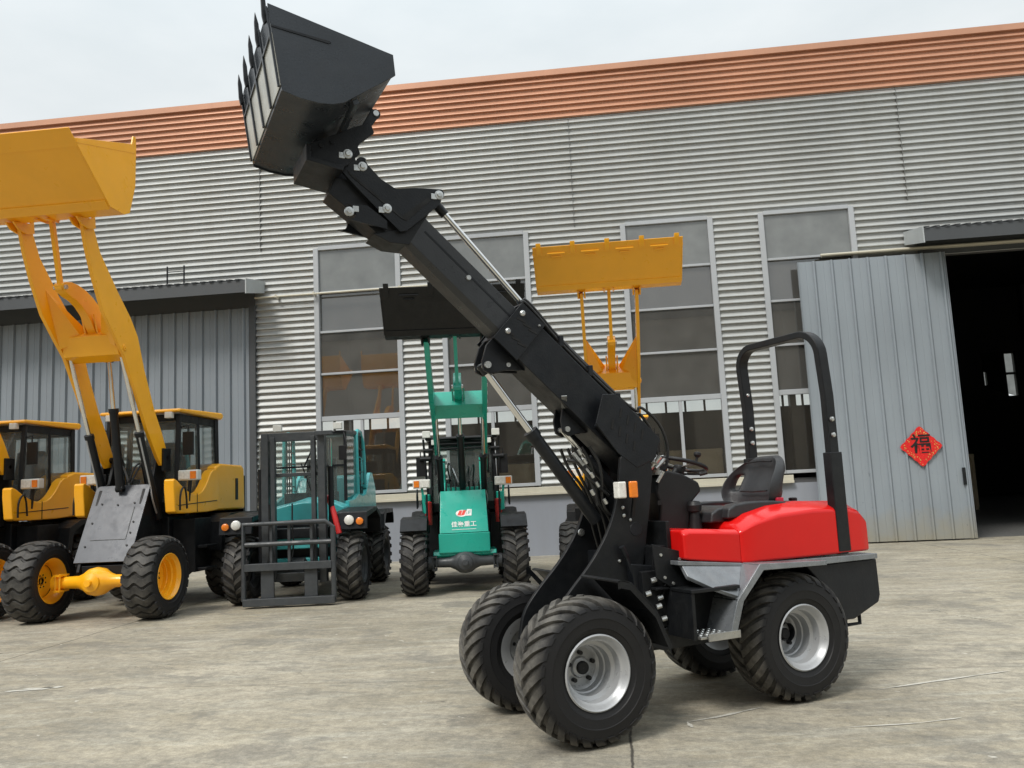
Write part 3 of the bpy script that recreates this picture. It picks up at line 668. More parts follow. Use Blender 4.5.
# front fenders
def front_fender(s):
    P = [(-.20, .895), (-.22, .90)] if s > 0 else [(-.26, .88), (-.27, .885)]
    P += [ (-.28, .885), (-.44, .715), (-.53, .50)]
    b = MB()
    for a, c in zip(P, P[1:]):
        d = Vector((c[0] - a[0], 0, c[1] - a[1])).normalized(); n = Vector((d.z, 0, -d.x)); n = n if n.z > 0 else -n
        n *= .012
        v = []
        for p in (a, c):
            for y in (.24 * s, (.66 if s > 0 else .56) * s):
                v += [(p[0], y, p[1]), (p[0] + n.x, y, p[1] + n.z)]
        b.add(v, [(0, 1, 3, 2), (4, 6, 7, 5), (0, 4, 5, 1), (2, 3, 7, 6), (0, 2, 6, 4), (1, 5, 7, 3)])
    v = [(p[0], .66 * s, p[1] + .012) for p in P] + [(p[0] - .0, .66 * s, p[1] - .035) for p in P]
    n = len(P); b.add(v, [(i, i + 1, n + i + 1, n + i) for i in range(n - 1)])
    b.build('front_fender', M['satin'], H, .002)
front_fender(1); front_fender(-1)
m = MB(); m.box(-.835, -.805, -.44, .30, .82, 1.2); m.box(-.83, -.70, -.30, .28, .80, 1.05); m.build('kick_plate', M['satin'], H, .004)

# boom geometry: axis in the x-z plane
U = Vector((.737, 0, .676)); NN = Vector((-.676, 0, .737)); B0 = Vector((-.78, 0, 1.66)); 
def bp(s, n, y=0): q = B0 + U * s + NN * n; return (q.x, y, q.z)
def boom_box(s0, s1, half, n0, n1, ch=0):
    """hollow-looking beam, section in (y, n); ch = chamfer on the lower edges"""
    sec = [(-half, n1), (half, n1), (half, n0 + ch), (half - ch, n0), (-half + ch, n0), (-half, n0 + ch)] if ch else [(-half, n1), (half, n1), (half, n0), (-half, n0)]
    m = MB(); k = len(sec); vs = [bp(s0, n, y) for y, n in sec] + [bp(s1, n, y) for y, n in sec]
    m.add(vs, [tuple(range(k)), tuple(range(2 * k - 1, k - 1, -1))] + [(i, k + i, k + (i + 1) % k, (i + 1) % k) for i in range(k)]); return m
LB = 1.255
m = boom_box(-.05, LB, .125, -.15, .125)
boom = m.build('boom', M['black'], H, .006)
# stiffener plate with angled edge near the pivot and collar at the mouth
def side_plate(pts, y, t, name, par, mt='black', bv=.002):
    m = MB()
    for s in (1, -1):
        P = [(bp(a, n)[0], bp(a, n)[2]) for a, n in pts]; m.prism(P, s * y, s * (y + t))
    return m.build(name, M[mt], par, bv)
side_plate([(-.02, .12), (.42, .12), (.49, .05), (.41, -.13), (.17, -.17), (.0, -.15), (-.07, -.02)], .196, .012, 'pivot_plate', boom, 'black', .004)
m = boom_box(-.04, .38, .195, -.12, .12); m.build('pivot_block', M['black'], boom, .01)
side_plate([(LB - .2, .145), (LB + .01, .145), (LB + .01, -.168), (LB - .2, -.168)], .127, .012, 'collar_plate', boom)
m = boom_box(LB - .2, LB + .01, .135, .126, .147); boom_box  # top collar strap
m.build('collar_strap', M['black'], boom, .002)
# slots in the plates (raised weld ribs)
m = MB()
for s in (1,):
    for a in (.09, .16, .23, .30):
        for c in (.05, -.05):
            m.bar(bp(a, c - .03, .2092), bp(a + .03, c + .025, .2092), .014, .003, (0, 1, 0))
    for a in (LB - .16, LB - .11, LB - .055):
        for c in (.06, -.06): m.bar(bp(a - .03, c, .1402), bp(a + .03, c - .02, .1402), .013, .003, (0, 1, 0))
m.split('slot', mat('dark_slot', (.004, .004, .004), .7), boom)
m = MB()
for a, c, r in [(LB - .035, .09, .02), (LB - .035, -.07, .02), (LB - .17, .11, .008)]:
    p = bp(a, c); m.lathe([(.14, r), (.148, r * .9), (.154, r * .55), (.154, .0005)], 14, (p[0], 0, p[2]))
m.split('bolt', M['zinc'], boom)
# pivot hub at the back and front lugs under the boom
m = MB(); p = bp(-.02, -.02); m.lathe([(-.2, .05), (.2, .05)], 20, (p[0], 0, p[2])); m.build('pivot_pin', M['steel'], boom)
lug = [(.58, -.14), (.86, -.14), (.80, -.24), (.74, -.27), (.66, -.24)]
# lift cylinder lug near the collar
def lugs(pts, y, t, name, par):
    m = MB(); P = [(bp(a, n)[0], bp(a, n)[2]) for a, n in pts]
    for s in (1, -1): m.prism(P, s * y - t / 2, s * y + t / 2)
    return m.build(name, M['black'], par, .004)
lugs([(LB - .30, -.151), (LB + .0, -.151), (LB + .0, -.21), (LB - .045, -.31), (LB - .09, -.345), (LB - .14, -.33), (LB - .2, -.24)], .06, .022, 'cylinder_lug', boom)
lugs([(.36, -.151), (.60, -.151), (.56, -.22), (.50, -.27), (.45, -.26), (.41, -.2)], .05, .02, 'cylinder_lug', boom)
m = MB(); p = bp(LB - .085, -.305); m.lathe([(-.09, .001), (-.09, .022), (.09, .022), (.09, .001)], 16, (p[0], 0, p[2]))
p = bp(.49, -.235); m.lathe([(-.07, .001), (-.07, .018), (.07, .018), (.07, .001)], 16, (p[0], 0, p[2]))
p = bp(LB - .19, -.205); m.lathe([(-.08, .001), (-.08, .014), (.08, .014), (.08, .001)], 16, (p[0], 0, p[2]))
m.split('lug_pin', M['zinc'], boom)
# bare bracket tab and light strip seen on the lower box
m = MB(); m.bar(bp(.60, -.152, .08), bp(.67, -.12, .145), .035, .006, (0, 0, 1)); m.bar(bp(.05, -.17, .13), bp(-.02, -.23, .15), .05, .008, (0, 1, 0)); m.split('steel_tab', M['steel'], boom)
# inner boom
EX = 2.06
m = boom_box(.6, EX, .098, -.115, .102, .03); ext = m.build('boom_extension', mat('boom_inner_paint', (.028, .03, .033), .36, 0, .2, 5, .2, 90), H, .004)
m = MB()
for yy in (.0985, -.0985): m.bar(bp(1.0, .035, yy), bp(EX - .05, .035, yy), .012, .003, (0, 1, 0))
m.split('weld_seam', M['black'], ext)
m = MB(); p = bp(1.62, .02); m.lathe([(.099, .018), (.108, .015), (.108, .0005)], 14, (p[0], 0, p[2])); m.split('bolt', M['zinc'], ext)

# boom head plates
hp = [(.57, 3.24)] + arc(.585, 3.285, .035, 300, 120, 8) + [(.74, 3.305), (.86, 3.285), (.95, 3.335), (1.03, 3.415), (1.045, 3.44)] + arc(1.065, 3.42, .04, 130, 20, 5) + [(1.11, 3.46), (1.19, 3.49), (1.215, 3.44), (1.19, 3.36), (1.10, 3.265), (.96, 3.13), (.84, 3.02), (.80, 3.03), (.60, 3.20)]
m = MB(); m.prism(hp, .1, .125); m.prism(hp, -.125, -.1)
head = m.build('boom_head', M['black'], H, .004)
m = MB(); m.prism([(.62, 3.2), (.83, 3.04), (1.0, 3.0), (.9, 2.955), (.78, 2.95)], -.099, .099)
m.prism([(.80, 3.0), (.92, 2.97), (1.26, 3.23), (1.22, 3.33), (1.14, 3.33), (.9, 3.13)], -.085, .085)
m.build('head_box', M['satin'], head, .004)
m = MB()
ow = [(.64, 3.235), (.80, 3.09), (.83, 3.1), (1.12, 3.32), (1.15, 3.35), (1.155, 3.365), (1.11, 3.33), (.83, 3.115), (.655, 3.255)]
m.prism(ow, .1255, .1285); m.split('weld_seam', mat('weld_dark', (.006, .006, .006), .7), head)
lp = arc(1.15, 3.115, .045, 70, 290, 8) + [(.92, 3.03), (.92, 3.08), (1.04, 3.165), (1.1, 3.165)]
m = MB(); m.prism(lp, .101, .12); m.prism(lp, -.12, -.101); m.build('lower_lug', M['black'], head, .003)
m = MB()
for x, z, y in [(1.165, 3.445, .176), (1.065, 3.4, .126), (.92, 3.155, .126), (.585, 3.275, .126), (1.15, 3.115, .121)]:
    m.lathe([(y, .03), (y + .007, .028), (y + .008, .016), (y + .016, .014), (y + .016, .0005)], 18, (x, 0, z))
    dx, dz = (.035, -.012) if x != 1.15 else (-.04, .02)
    m.prism([(x + dx - .018, z + dz - .018), (x + dx + .018, z + dz - .018), (x + dx + .018, z + dz + .018), (x + dx - .018, z + dz + .018)], y, y + .004)
m.split('pin_plate', M['zinc'], head, .002)
# tilt cylinder in the head to the hitch
m = MB(); cyl(m, (1.07, 0, 3.40), (1.17, 0, 3.46), .03); cyl(m, (.95, 0, 3.18), (1.15, 0, 3.2), .04); m.build('tilt_knuckle', M['satin'], head)

# extension cylinder above the boom
m = MB(); cyl(m, (.575, .02, 3.26), (.51, .02, 3.19), .03); m.lathe([(-.1, .03), (.1, .03)], 16, (.585, 0, 3.275)); cyl(m, bp(LB - .1, .19, .02), bp(.12, .19, .02), .033)
ec = m.build('extension_cylinder', M['black'], H)
m = MB(); cyl(m, (.53, .02, 3.21), bp(LB - .1, .19, .02), .02); m.build('rod', M['chrome'], ec)

# hoses running down the top of the outer box and looping to the frame
for k, (yy, nn) in enumerate([(.06, .165), (.085, .172), (-.03, .2), (.095, .15)]):
    pts = [bp(LB - .02, nn - .01, yy), bp(LB + .02, nn + .03, yy), bp(LB - .1, nn + .03, yy), bp(.9, nn, yy), bp(.5, nn, yy), bp(.15, nn + .02, yy)]
    ends = [[(-.82, yy, 1.93), (-.93, yy, 1.78), (-.95, yy, 1.6), (-.86, yy, 1.48)], [(-.80, yy, 1.98), (-.98, yy, 1.84), (-1.03, yy, 1.62), (-.93, yy, 1.45)], [(-.76, yy, 1.9), (-.86, yy, 1.75), (-.88, yy, 1.55), (-.84, yy, 1.4)], [(-.79, yy, 1.88), (-.9, yy, 1.72), (-.9, yy, 1.6), (-.84, yy, 1.52)]][k]
    m = MB(); m.tube(pts + ends, .0105, 8, smooth=2); m.build('hose', M['rubberhose'], H)
m = MB()
for s_ in (.35, .62, .9): m.bar(bp(s_, .16, -.1), bp(s_, .16, .12), .03, .07, (0, 0, 1))
m.split('hose_clamp', M['black'], H, .004)
m = MB()
for p0, p1, rr_ in [((-.84, .1, 1.53), (-.90, .16, 1.62), .016), ((-.86, .14, 1.57), (-.93, .05, 1.63), .02), ((-.80, .12, 1.60), (-.85, .15, 1.68), .014), ((-.9, .02, 1.6), (-1.02, .02, 1.62), .014), ((-.86, .16, 1.45), (-.9, .18, 1.52), .012)]: cyl(m, p0, p1, rr_, 10)
m.split('hose_fitting', M['zinc'], H)

# lift cylinder
Lt = Vector(bp(LB - .085, -.305)); Lb = Vector((-.47, 0, 1.22)); dv = (Lb - Lt).normalized(); ln = (Lb - Lt).length
m = MB(); cyl(m, tuple(Lt + dv * ln * .42), tuple(Lb), .043); cyl(m, tuple(Lt + dv * ln * .41), tuple(Lt + dv * ln * .45), .05); cyl(m, tuple(Lt - dv * .02), tuple(Lt + dv * .05), .034)
lc = m.build('lift_cylinder', M['black'], H)
m = MB(); cyl(m, tuple(Lt + dv * .04), tuple(Lt + dv * ln * .44), .024); m.build('rod', M['chrome'], lc)
Ct = Vector(bp(.49, -.235, .0)); Cb = Vector((-.62, .0, 1.42)); dv = (Cb - Ct).normalized(); ln = (Cb - Ct).length
m = MB(); cyl(m, tuple(Ct + dv * ln * .48), tuple(Cb), .034); c2 = m.build('levelling_cylinder', M['black'], H)
m = MB(); cyl(m, tuple(Ct), tuple(Ct + dv * ln * .5), .02); m.build('rod', M['chrome'], c2)
m = MB(); m.tube([(-.25, .05, 1.62), (-.33, .1, 1.60), (-.40, .1, 1.46), (-.42, .12, 1.32)], .012, 8, smooth=2); m.tube([(-.3, .02, 1.66), (-.36, .12, 1.5), (-.5, .13, 1.38)], .01, 8, smooth=2); m.split('hose', M['rubberhose'], H)
for k in range(5):
    y = -.12 + .06 * k; m = MB(); m.tube([(-.30 - .02 * k, y, 1.70), (-.34 - .03 * k, y + .02, 1.56), (-.46, y * .8, 1.42 - .03 * k), (-.50 - .02 * k, y, 1.22), (-.56, y, .98), (-.62, y, .8)], .011, 8, smooth=2); m.build('hose', M['rubberhose'], H)
m = MB()
for p in [(-.33, .13, 1.62), (-.37, .14, 1.53), (-.41, .13, 1.47), (-.36, .15, 1.42), (-.45, .15, 1.36), (-.30, .12, 1.68)]: m.tube([p, (p[0] - .018, p[1], p[2] - .03)], .012, 6)
m.split('hose_fitting', M['zinc'], H)
m = MB(); m.bar((-.27, .1, 1.66), (-.34, .1, 1.58), .02, .02); m.bar((-.36, .1, 1.56), (-.4, .12, 1.5), .025, .014); m.split('hose_fitting', M['zinc'], H)

# quick hitch + bucket
hit = [(1.405, 3.47), (1.27, 3.54), (1.12, 3.62), (1.02, 3.66), (1.0, 3.6), (1.09, 3.52), (1.13, 3.44), (1.16, 3.38), (1.22, 3.35), (1.40, 3.41)]
m = MB()
for y0, y1 in ((.15, .175), (-.175, -.15)): m.prism(hit, y0, y1)
m.prism([(1.41, 3.47), (1.41, 3.37), (1.2, 3.33), (1.19, 3.36), (1.385, 3.395), (1.385, 3.46)], -.2, .2)
hitch = m.build('quick_hitch', M['black'], H, .003)
m = MB(); m.box(1.3, 1.34, -.15, .15, 3.38, 3.5); m.build('cross_bar', M['satin'], hitch, .003)
m = MB()
for x, z in ((1.32, 3.475), (1.255, 3.505), (1.38, 3.45)): m.lathe([(.176, .014), (.184, .012), (.184, .0005)], 12, (x, 0, z))
m.split('bolt', M['satin'], hitch)
m = MB(); m.prism(arc(.965, 3.76, .03, 60, 250, 6) + [(1.03, 3.62), (1.06, 3.66), (.99, 3.79)], .08, .1); m.prism(arc(.93, 3.96, .012, 0, 180, 4) + [(.91, 3.93), (.95, 3.93)], .0, .01)
m.split('hook', M['black'], hitch, .002)
m = MB(); m.lathe([(.101, .02), (.108, .018), (.108, .0005)], 12, (.965, 0, 3.76)); m.build('hook_pin', M['zinc'], hitch)
HW = .545
side = [(1.67, 4.07), (1.60, 3.59), (1.50, 3.562), (1.40, 3.55), (1.33, 3.556), (1.27, 3.575), (1.02, 3.75), (.975, 3.785), (.985, 3.905), (1.07, 3.925), (1.15, 3.945)]
m = MB(); m.prism(side, HW - .012, HW); m.prism(side, -HW, -HW + .012)
shell = [(1.665, 4.065), (1.60, 3.60), (1.50, 3.572), (1.40, 3.56), (1.33, 3.566), (1.275, 3.585), (1.025, 3.757), (.985, 3.79), (.995, 3.90)]
inn = [(x - .012 if i < 2 else x, z + .012 if i >= 2 else z) for i, (x, z) in enumerate(shell)]; inn[-1] = (1.008, 3.9); inn[0] = (1.652, 4.06); inn[1] = (1.588, 3.612); inn[-2] = (1.0, 3.797); inn[-3] = (1.033, 3.77)
m.prism(shell + inn[::-1], -HW + .0125, HW - .0125)
bucket = m.build('bucket', M['bucket'], H, .002, ang=25)
# pale sheet under the floor stands in for reflected ground; bars on it
a, c = Vector((1.665, 0, 4.06)), Vector((1.603, 0, 3.61)); fd = (c - a); fn = Vector((fd.z, 0, -fd.x)).normalized(); fn = fn if fn.x > 0 else -fn
def fp(t, y, o): q = a + fd * t + fn * o; return (q.x, y, q.z)
m = MB(); m.add([fp(.33, -HW + .01, .004), fp(.33, HW - .01, .004), fp(.97, HW - .01, .004), fp(.97, -HW + .01, .004), fp(.33, -HW + .01, .0005), fp(.33, HW - .01, .0005), fp(.97, HW - .01, .0005), fp(.97, -HW + .01, .0005)], [(0, 1, 2, 3), (4, 7, 6, 5), (0, 4, 5, 1), (1, 5, 6, 2), (2, 6, 7, 3), (3, 7, 4, 0)])
m.build('sheen_sheet', M['floor_sheen'], bucket, smooth=False)
m = MB()
for k in range(5):
    y = -HW + .02 + (2 * HW - .04) * k / 4
    m.bar(fp(-.02 if k % 4 else 0, y, .010), fp(.98, y, .010), .024 if k % 4 else .014, .012, tuple(fn))
m.bar(fp(.33, -HW + .02, .009), fp(.33, HW - .02, .009), .014, .01, tuple(fn))
m.split('skid_bar', M['bucket'], bucket, .002)
# teeth
for k in range(5):
    y = -HW + .05 + (2 * HW - .1) * k / 4
    tp = [(1.694, 4.18), (1.674, 4.11), (1.664, 3.99), (1.682, 3.97), (1.693, 4.02), (1.698, 4.12)]
    m = MB(); m.prism(tp, y - .012, y + .012); m.build('tooth', M['black'], bucket, .004)
m = MB()
m.prism([(1.655, 3.94), (1.35, 3.90), (1.335, 3.908), (1.345, 3.915), (1.655, 3.95)], HW, HW + .004); m.split('weld_seam', M['black'], bucket)
m = MB()
for k in range(1): m.bar((1.16 + .09 * k, -HW + .02, 3.60 - .035 * k), (1.2 + .09 * k, HW - .02, 3.60 - .035 * k), .035, .03, (.5, 0, 1))
m.split('stiffener', M['bucket'], bucket, .003)

# rear body ---------------------------------------------------------------
m = MB(); m.prism([(-.55, .95), (-.60, .45), (-.75, .40), (-2.2, .42), (-2.35, .55), (-2.4, .88), (-.9, .9)], -.26, .26)
m.box(-.82, -.56, -.14, .14, .38, .52); m.box(-.82, -.56, -.14, .14, .82, .94); cyl(m, (-.66, 0, .36), (-.66, 0, .96), .05)
m.build('chassis', M['black'], H, .006)
m = MB()
m.box(-.98, -.60, .12, .3, .55, .9); m.tube([(-.62, .2, .9), (-.75, .3, .8), (-.7, .26, .62), (-.85, .24, .55)], .016, 8, smooth=2); m.tube([(-.6, .16, .7), (-.72, .3, .7), (-.8, .3, .85), (-.9, .2, .95)], .013, 8, smooth=2); m.tube([(-.58, .1, .55), (-.7, .28, .5), (-.9, .3, .6)], .014, 8, smooth=2)
m.build('hydraulic_block', M['satin'], H, .006)
m = MB()
for p in [(-.66, .31, .84), (-.62, .3, .76), (-.70, .31, .73), (-.64, .3, .64), (-.72, .31, .60), (-.68, .32, .68), (-.78, .31, .78)]: m.tube([p, (p[0] - .03, p[1] + .01, p[2] + .008)], .016, 8)
m.split('hydraulic_fitting', M['zinc'], H)
# bolted black plate left of the step
m = MB(); m.prism([(-.64, 1.07), (-.90, 1.0), (-1.03, .79), (-.76, .80), (-.66, .86)], .36, .372); m.box(-1.03, -.66, .2, .36, .785, .8); pl = m.build('mount_plate', M['satin'], H, .003)
m = MB()
for x, z in [(-.70, 1.0), (-.84, .965), (-.72, .86), (-.90, .83), (-.78, .82), (-.86, .9)]: m.lathe([(.373, .011), (.379, .009), (.379, .0005)], 10, (x, 0, z))
m.split('bolt', M['zinc'], pl)
# step box
m = MB(); m.prism([(-.76, .795), (-1.13, .795), (-1.13, .74), (-1.11, .5), (-1.06, .5), (-.80, .5), (-.77, .52)], .30, .37)
m.box(-1.13, -.76, .3, .58, .775, .797); m.box(-.79, -.765, .3, .57, .5, .775); 
sb = m.build('step', M['satin'], H, .004)
m = MB(); m.box(-1.08, -.79, .37, .6, .505, .52); m.box(-1.08, -.84, .601, .613, .49, .535); m.build('step_tread', M['steel'], sb, .002)
m = MB()
for i in range(6):
    for j in range(4): m.lathe([(.521, .014), (.527, .01)], 8, (-1.05 + .045 * i, .40 + .05 * j, 0), 'z')
m.build('tread_stud', M['zinc'], sb)
m = MB()
for dx, dz in ((0, .03), (.03, -.01), (-.03, -.01)): m.lathe([(.371, .014), (.376, .012), (.376, .0005)], 12, (-.86 + dx, 0, .62 + dz))
m.split('bolt', M['zinc'], sb)

sm = mat('paper_sticker', (.6, .6, .55), .5)
m = MB(); m.box(-.115, -.075, .601, .604, .715, .725); m.box(-.10, -.08, .601, .604, .726, .737); m.split('sticker', sm, H)
# silver-grey floor pan, fender and trim
def fender_rear(s):
    y1 = .60 * s; y0 = .36 * s
    m = MB()
    P = [(-.74, .985), (-1.10, .93), (-1.24, .895), (-1.12, .70), (-1.03, .52), (-.97, .52)]
    path = [(-1.82, .872), (-1.285, .892), (-1.10, .70), (-1.02, .49)]
    yo, yi = .60 * s, .34 * s
    for (xa, za), (xb, zb) in zip(path, path[1:]):
        d = Vector((xb - xa, 0, zb - za)).normalized(); n = Vector((-d.z, 0, d.x)) * .02; n = n if n.x > 0 or n.z > 0 else -n
        v = [(p[0] + k.x, y, p[1] + k.z) for p in ((xa, za), (xb, zb)) for k in (Vector(), n) for y in (yi, yo)]
        m.add(v, [(0, 1, 3, 2), (4, 6, 7, 5), (0, 4, 5, 1), (2, 3, 7, 6), (0, 2, 6, 4), (1, 5, 7, 3)])
    # outer lip of the arch
    m.prism([(-1.83, .862), (-1.83, .892), (-1.275, .915), (-1.075, .705), (-.995, .49), (-1.045, .49), (-1.125, .70), (-1.30, .872)], yo, yo + .012 * s)
    # sloping plate between hood and step
    q = [(-.80, .43, .955), (-1.27, .44, .905), (-1.10, .595, .73), (-.92, .575, .80), (-.80, .50, .87)]
    q = [(a, b_ * s, c) for a, b_, c in q]; m.add(q + [(a, b_ - .02 * s, c - .02) for a, b_, c in q], [(0, 1, 2, 3, 4), (9, 8, 7, 6, 5)] + [(i, (i + 1) % 5, 5 + (i + 1) % 5, 5 + i) for i in range(5)])
    m.prism([(-.77, .962), (-1.27, .91), (-1.27, .89), (-.77, .935)], .30 * s, .455 * s)
    m.prism([(-1.27, .905), (-2.44, .885), (-2.44, .85), (-1.84, .85), (-1.3, .87)], .30 * s, .475 * s)
    m.build('rear_fender', M['greyframe'], H, .004)
fender_rear(1); fender_rear(-1)
m = MB(); m.box(-1.3, -.72, -.36, .36, .86, .90)
m.build('floor_pan', M['greyframe'], H, .004)
# counterweight
m = MB(); m.prism([(-1.80, .848), (-2.455, .848), (-2.46, .6), (-2.44, .55), (-2.2, .46), (-2.02, .46), (-1.98, .66)], -.45, .45)
cw = m.build('counterweight', M['black'], H, .012)
m = MB(); m.tube([(-2.15, .41, .50), (-2.15, .41, .42), (-2.28, .41, .42), (-2.28, .41, .55)], .014, 8); m.build('tow_hook', M['black'], cw)

# red hood: seat pedestal plus engine cover with faceted shoulders
def loft(sections):
    m = MB(); k = len(sections[0]); vs = [p for s_ in sections for p in s_]
    fs = [(i * k + j, i * k + (j + 1) % k, (i + 1) * k + (j + 1) % k, (i + 1) * k + j) for i in range(len(sections) - 1) for j in range(k)]
    fs += [tuple(range(k)), tuple((len(sections) - 1) * k + j for j in range(k - 1, -1, -1))]
    m.add(vs, fs); return m
def sec(x, zt, zs, hw, ht, zb=.935, lean=0): # y-section: bottom, side, shoulder, top
    return [(x, -hw, zb), (x + lean, -hw, zs), (x + lean * 1.5, -ht, zt), (x + lean * 1.5, ht, zt), (x + lean, hw, zs), (x, hw, zb)]
m = loft([sec(-.84, 1.14, 1.11, .43, .40, .965, .0), sec(-.88, 1.15, 1.13, .44, .41, .955), sec(-1.28, 1.12, 1.10, .44, .41, .908)])
m.build('seat_pedestal', M['red'], H, .014, seg=3)
m = loft([sec(-1.27, 1.13, 1.10, .435, .36, .905), sec(-1.30, 1.165, 1.12, .452, .35, .905), sec(-1.40, 1.215, 1.155, .46, .35, .905), sec(-1.60, 1.258, 1.195, .462, .345, .905), sec(-1.9, 1.275, 1.212, .462, .34, .905), sec(-2.2, 1.262, 1.205, .458, .34, .905), sec(-2.33, 1.232, 1.18, .45, .34, .905), sec(-2.40, 1.15, 1.12, .44, .34, .905), sec(-2.42, 1.0, .99, .43, .34, .905)])
hood = m.build('engine_hood', M['red'], H, .018, seg=3)
m = MB()
m.lathe([(1.27, .03), (1.29, .03), (1.295, .02), (1.295, .001)], 16, (-2.05, .12, 0), 'z')
m.split('hood_fitting', M['plastic'], hood)
# seat
m = MB()
cs = [(-1.12, 1.18), (-1.14, 1.25), (-1.30, 1.27), (-1.5, 1.25), (-1.68, 1.245), (-1.76, 1.28), (-1.80, 1.25), (-1.74, 1.19)]
m.prism(smooth2(cs + [cs[0]], 1)[:-1], -.20, .20)
for s in (1, -1):
    m.prism(smooth2([(-1.2, 1.2), (-1.22, 1.27), (-1.4, 1.285), (-1.62, 1.28), (-1.74, 1.25), (-1.7, 1.2), (-1.2, 1.2)], 1)[:-1], s * .16, s * .255)
m.box(-1.72, -1.28, -.18, .18, 1.12, 1.19)
cu = m.build('seat_cushion', M['seat'], H, .028, seg=4, ang=60)
# backrest: wrapped shell with wings (lofted over its height, curved in plan)
def back():
    m = MB(); rows = 12; cols = 21; front, rear = [], []
    for i in range(rows + 1):
        t = i / rows; z = 1.22 + .41 * t; hw = .205 + .055 * math.sin(PI * min(1, t * 1.15)) ; 
        if t > .72: hw *= math.sqrt(max(0.0, 1 - ((t - .72) / .30) ** 2)) * .92 + .08
        if t < .2: hw *= .78 + 1.1 * t
        xb = -1.70 - .14 * t
        for j in range(cols + 1):
            u = -1 + 2 * j / cols; y = hw * math.sin(u * 1.25) / math.sin(1.25); wing = .17 * abs(u) ** 3.2 * math.sin(PI * min(1, .12 + t * .85))
            lump = .018 * (1 - abs(u)) - .010 * math.cos(t * 9)
            front.append((xb + wing + lump * (abs(u) < .8), y, z)); rear.append((xb - .055 + wing * .8, y * 1.05, z + .0))
    K = cols + 1; n = len(front); q = lambda i, j: i * K + j
    fs = [(q(i, j), q(i, j + 1), q(i + 1, j + 1), q(i + 1, j)) for i in range(rows) for j in range(cols)
          if not (5 <= i <= 7 and j in (2, 3, 17, 18))]
    hole = lambda i, j: (5 <= i <= 7 and j in (2, 3, 17, 18))
    fr = [(n + q(i, j), n + q(i + 1, j), n + q(i + 1, j + 1), n + q(i, j + 1)) for i in range(rows) for j in range(cols) if not hole(i, j)]
    edge = {}
    for f in fs:
        for a, b_ in zip(f, f[1:] + f[:1]): edge[(a, b_)] = 1
    rim = [(b_, a, n + a, n + b_) for (a, b_) in edge if (b_, a) not in edge]
    m.add(front + rear, fs + fr + rim); return m
bk = back().build('backrest', M['seat'], H, ang=75)
sd_ = bk.modifiers.new('smooth', 'SUBSURF'); sd_.levels = 1; sd_.render_levels = 2
m = MB()
m.tube([(-1.765, -.13, 1.585), (-1.775, 0, 1.592), (-1.765, .13, 1.585)], .006, 6); m.tube([(-1.69, -.14, 1.38), (-1.695, 0, 1.375), (-1.69, .14, 1.38)], .006, 6); m.split('stitched_seam', M['plastic'], bk)
m = MB(); 
for s in (1, -1): m.box(-1.72, -1.66, s * .25 - .02, s * .25 + .02, 1.25, 1.33)
bb = m.split('belt_buckle', mat('red_buckle', (.55, .02, .05), .4), H, .006)
for o_ in (bk, cu, *bb): o_.location = (-.09, .02, -.025)
cu.scale = (1.1, 1.22, 1.25); cu.location = (.04, .02, -.312)
m = MB()
for s in (1, -1): m.bar((-1.55, s * .285, 1.21), (-1.75, s * .27, 1.27), .03, .04); 
m.tube([(-1.28, -.28, 1.15), (-1.28, -.28, 1.27)], .008, 6); m.tube([(-1.33, -.28, 1.15), (-1.33, -.28, 1.27)], .008, 6)
m.split('armrest_bracket', M['plastic'], H, .006)
for x in (-1.24, -1.30):
    m = MB(); m.tube([(x, -.33, 1.15), (x, -.33, 1.33)], .006, 6); m.tube([(x, -.33, 1.33), (x, -.33, 1.345), (x, -.33, 1.385), (x, -.33, 1.40)], [.008, .015, .015, .008], 10); m.build('control_lever', M['plastic'], H)
m = MB(); m.tube([(-1.16, .14, 1.10), (-1.16, .14, 1.24)], [.05, .03], 12); m.lathe([(1.235, .02), (1.245, .045), (1.285, .05), (1.31, .035), (1.315, .001)], 16, (-1.16, .14, 0), 'z'); m.build('joystick', M['plastic'], H)

# steering column, dash, wheel
m = MB(); m.prism([(-.86, .98), (-.90, 1.30), (-.87, 1.38), (-.90, 1.48), (-.97, 1.53), (-1.10, 1.50), (-1.23, 1.44), (-1.25, 1.38), (-1.16, 1.30), (-1.13, 1.16), (-1.12, .96)], -.15, .12)
dash = m.build('steering_console', M['plastic'], H, .02, seg=3)
m = MB(); m.box(-.90, -.87, .131, .134, 1.30, 1.33); m.box(-.99, -.93, -.10, .10, 1.53, 1.56); m.split('switch_panel', M['satin'], dash)
cw_ = Vector((-1.17, 0, 1.565)); ax = Vector((-.28, 0, .96)).normalized(); rt = Matrix.Rotation(math.atan2(ax.x, ax.z), 4, 'Y')
m = MB(); n = 40; pts = []; 
for i in range(n):
    a = 2 * PI * i / n
    for k in range(10):
        q = 2 * PI * k / 10; rr_ = .18 + .0145 * math.cos(q); pts.append((rr_ * math.cos(a), rr_ * math.sin(a), .0145 * math.sin(q)))
m.add(pts, [(i * 10 + k, i * 10 + (k + 1) % 10, ((i + 1) % n) * 10 + (k + 1) % 10, ((i + 1) % n) * 10 + k) for i in range(n) for k in range(10)])
m.lathe([(-.06, .035), (-.02, .045), (-.01, .04), (-.008, .001)], 20, (0, 0, 0), 'z'); m.xf(Matrix.Translation(cw_) @ rt)
sw = m.build('steering_wheel', M['plastic'], dash, ang=60)
m = MB()
for a in (90, 210, 330): m.bar((0.04 * math.cos(R_(a)), .04 * math.sin(R_(a)), -.02), (.175 * math.cos(R_(a)), .175 * math.sin(R_(a)), 0), .028, .006)
m.xf(Matrix.Translation(cw_) @ rt); m.build('wheel_spoke', M['steel'], dash, .002)
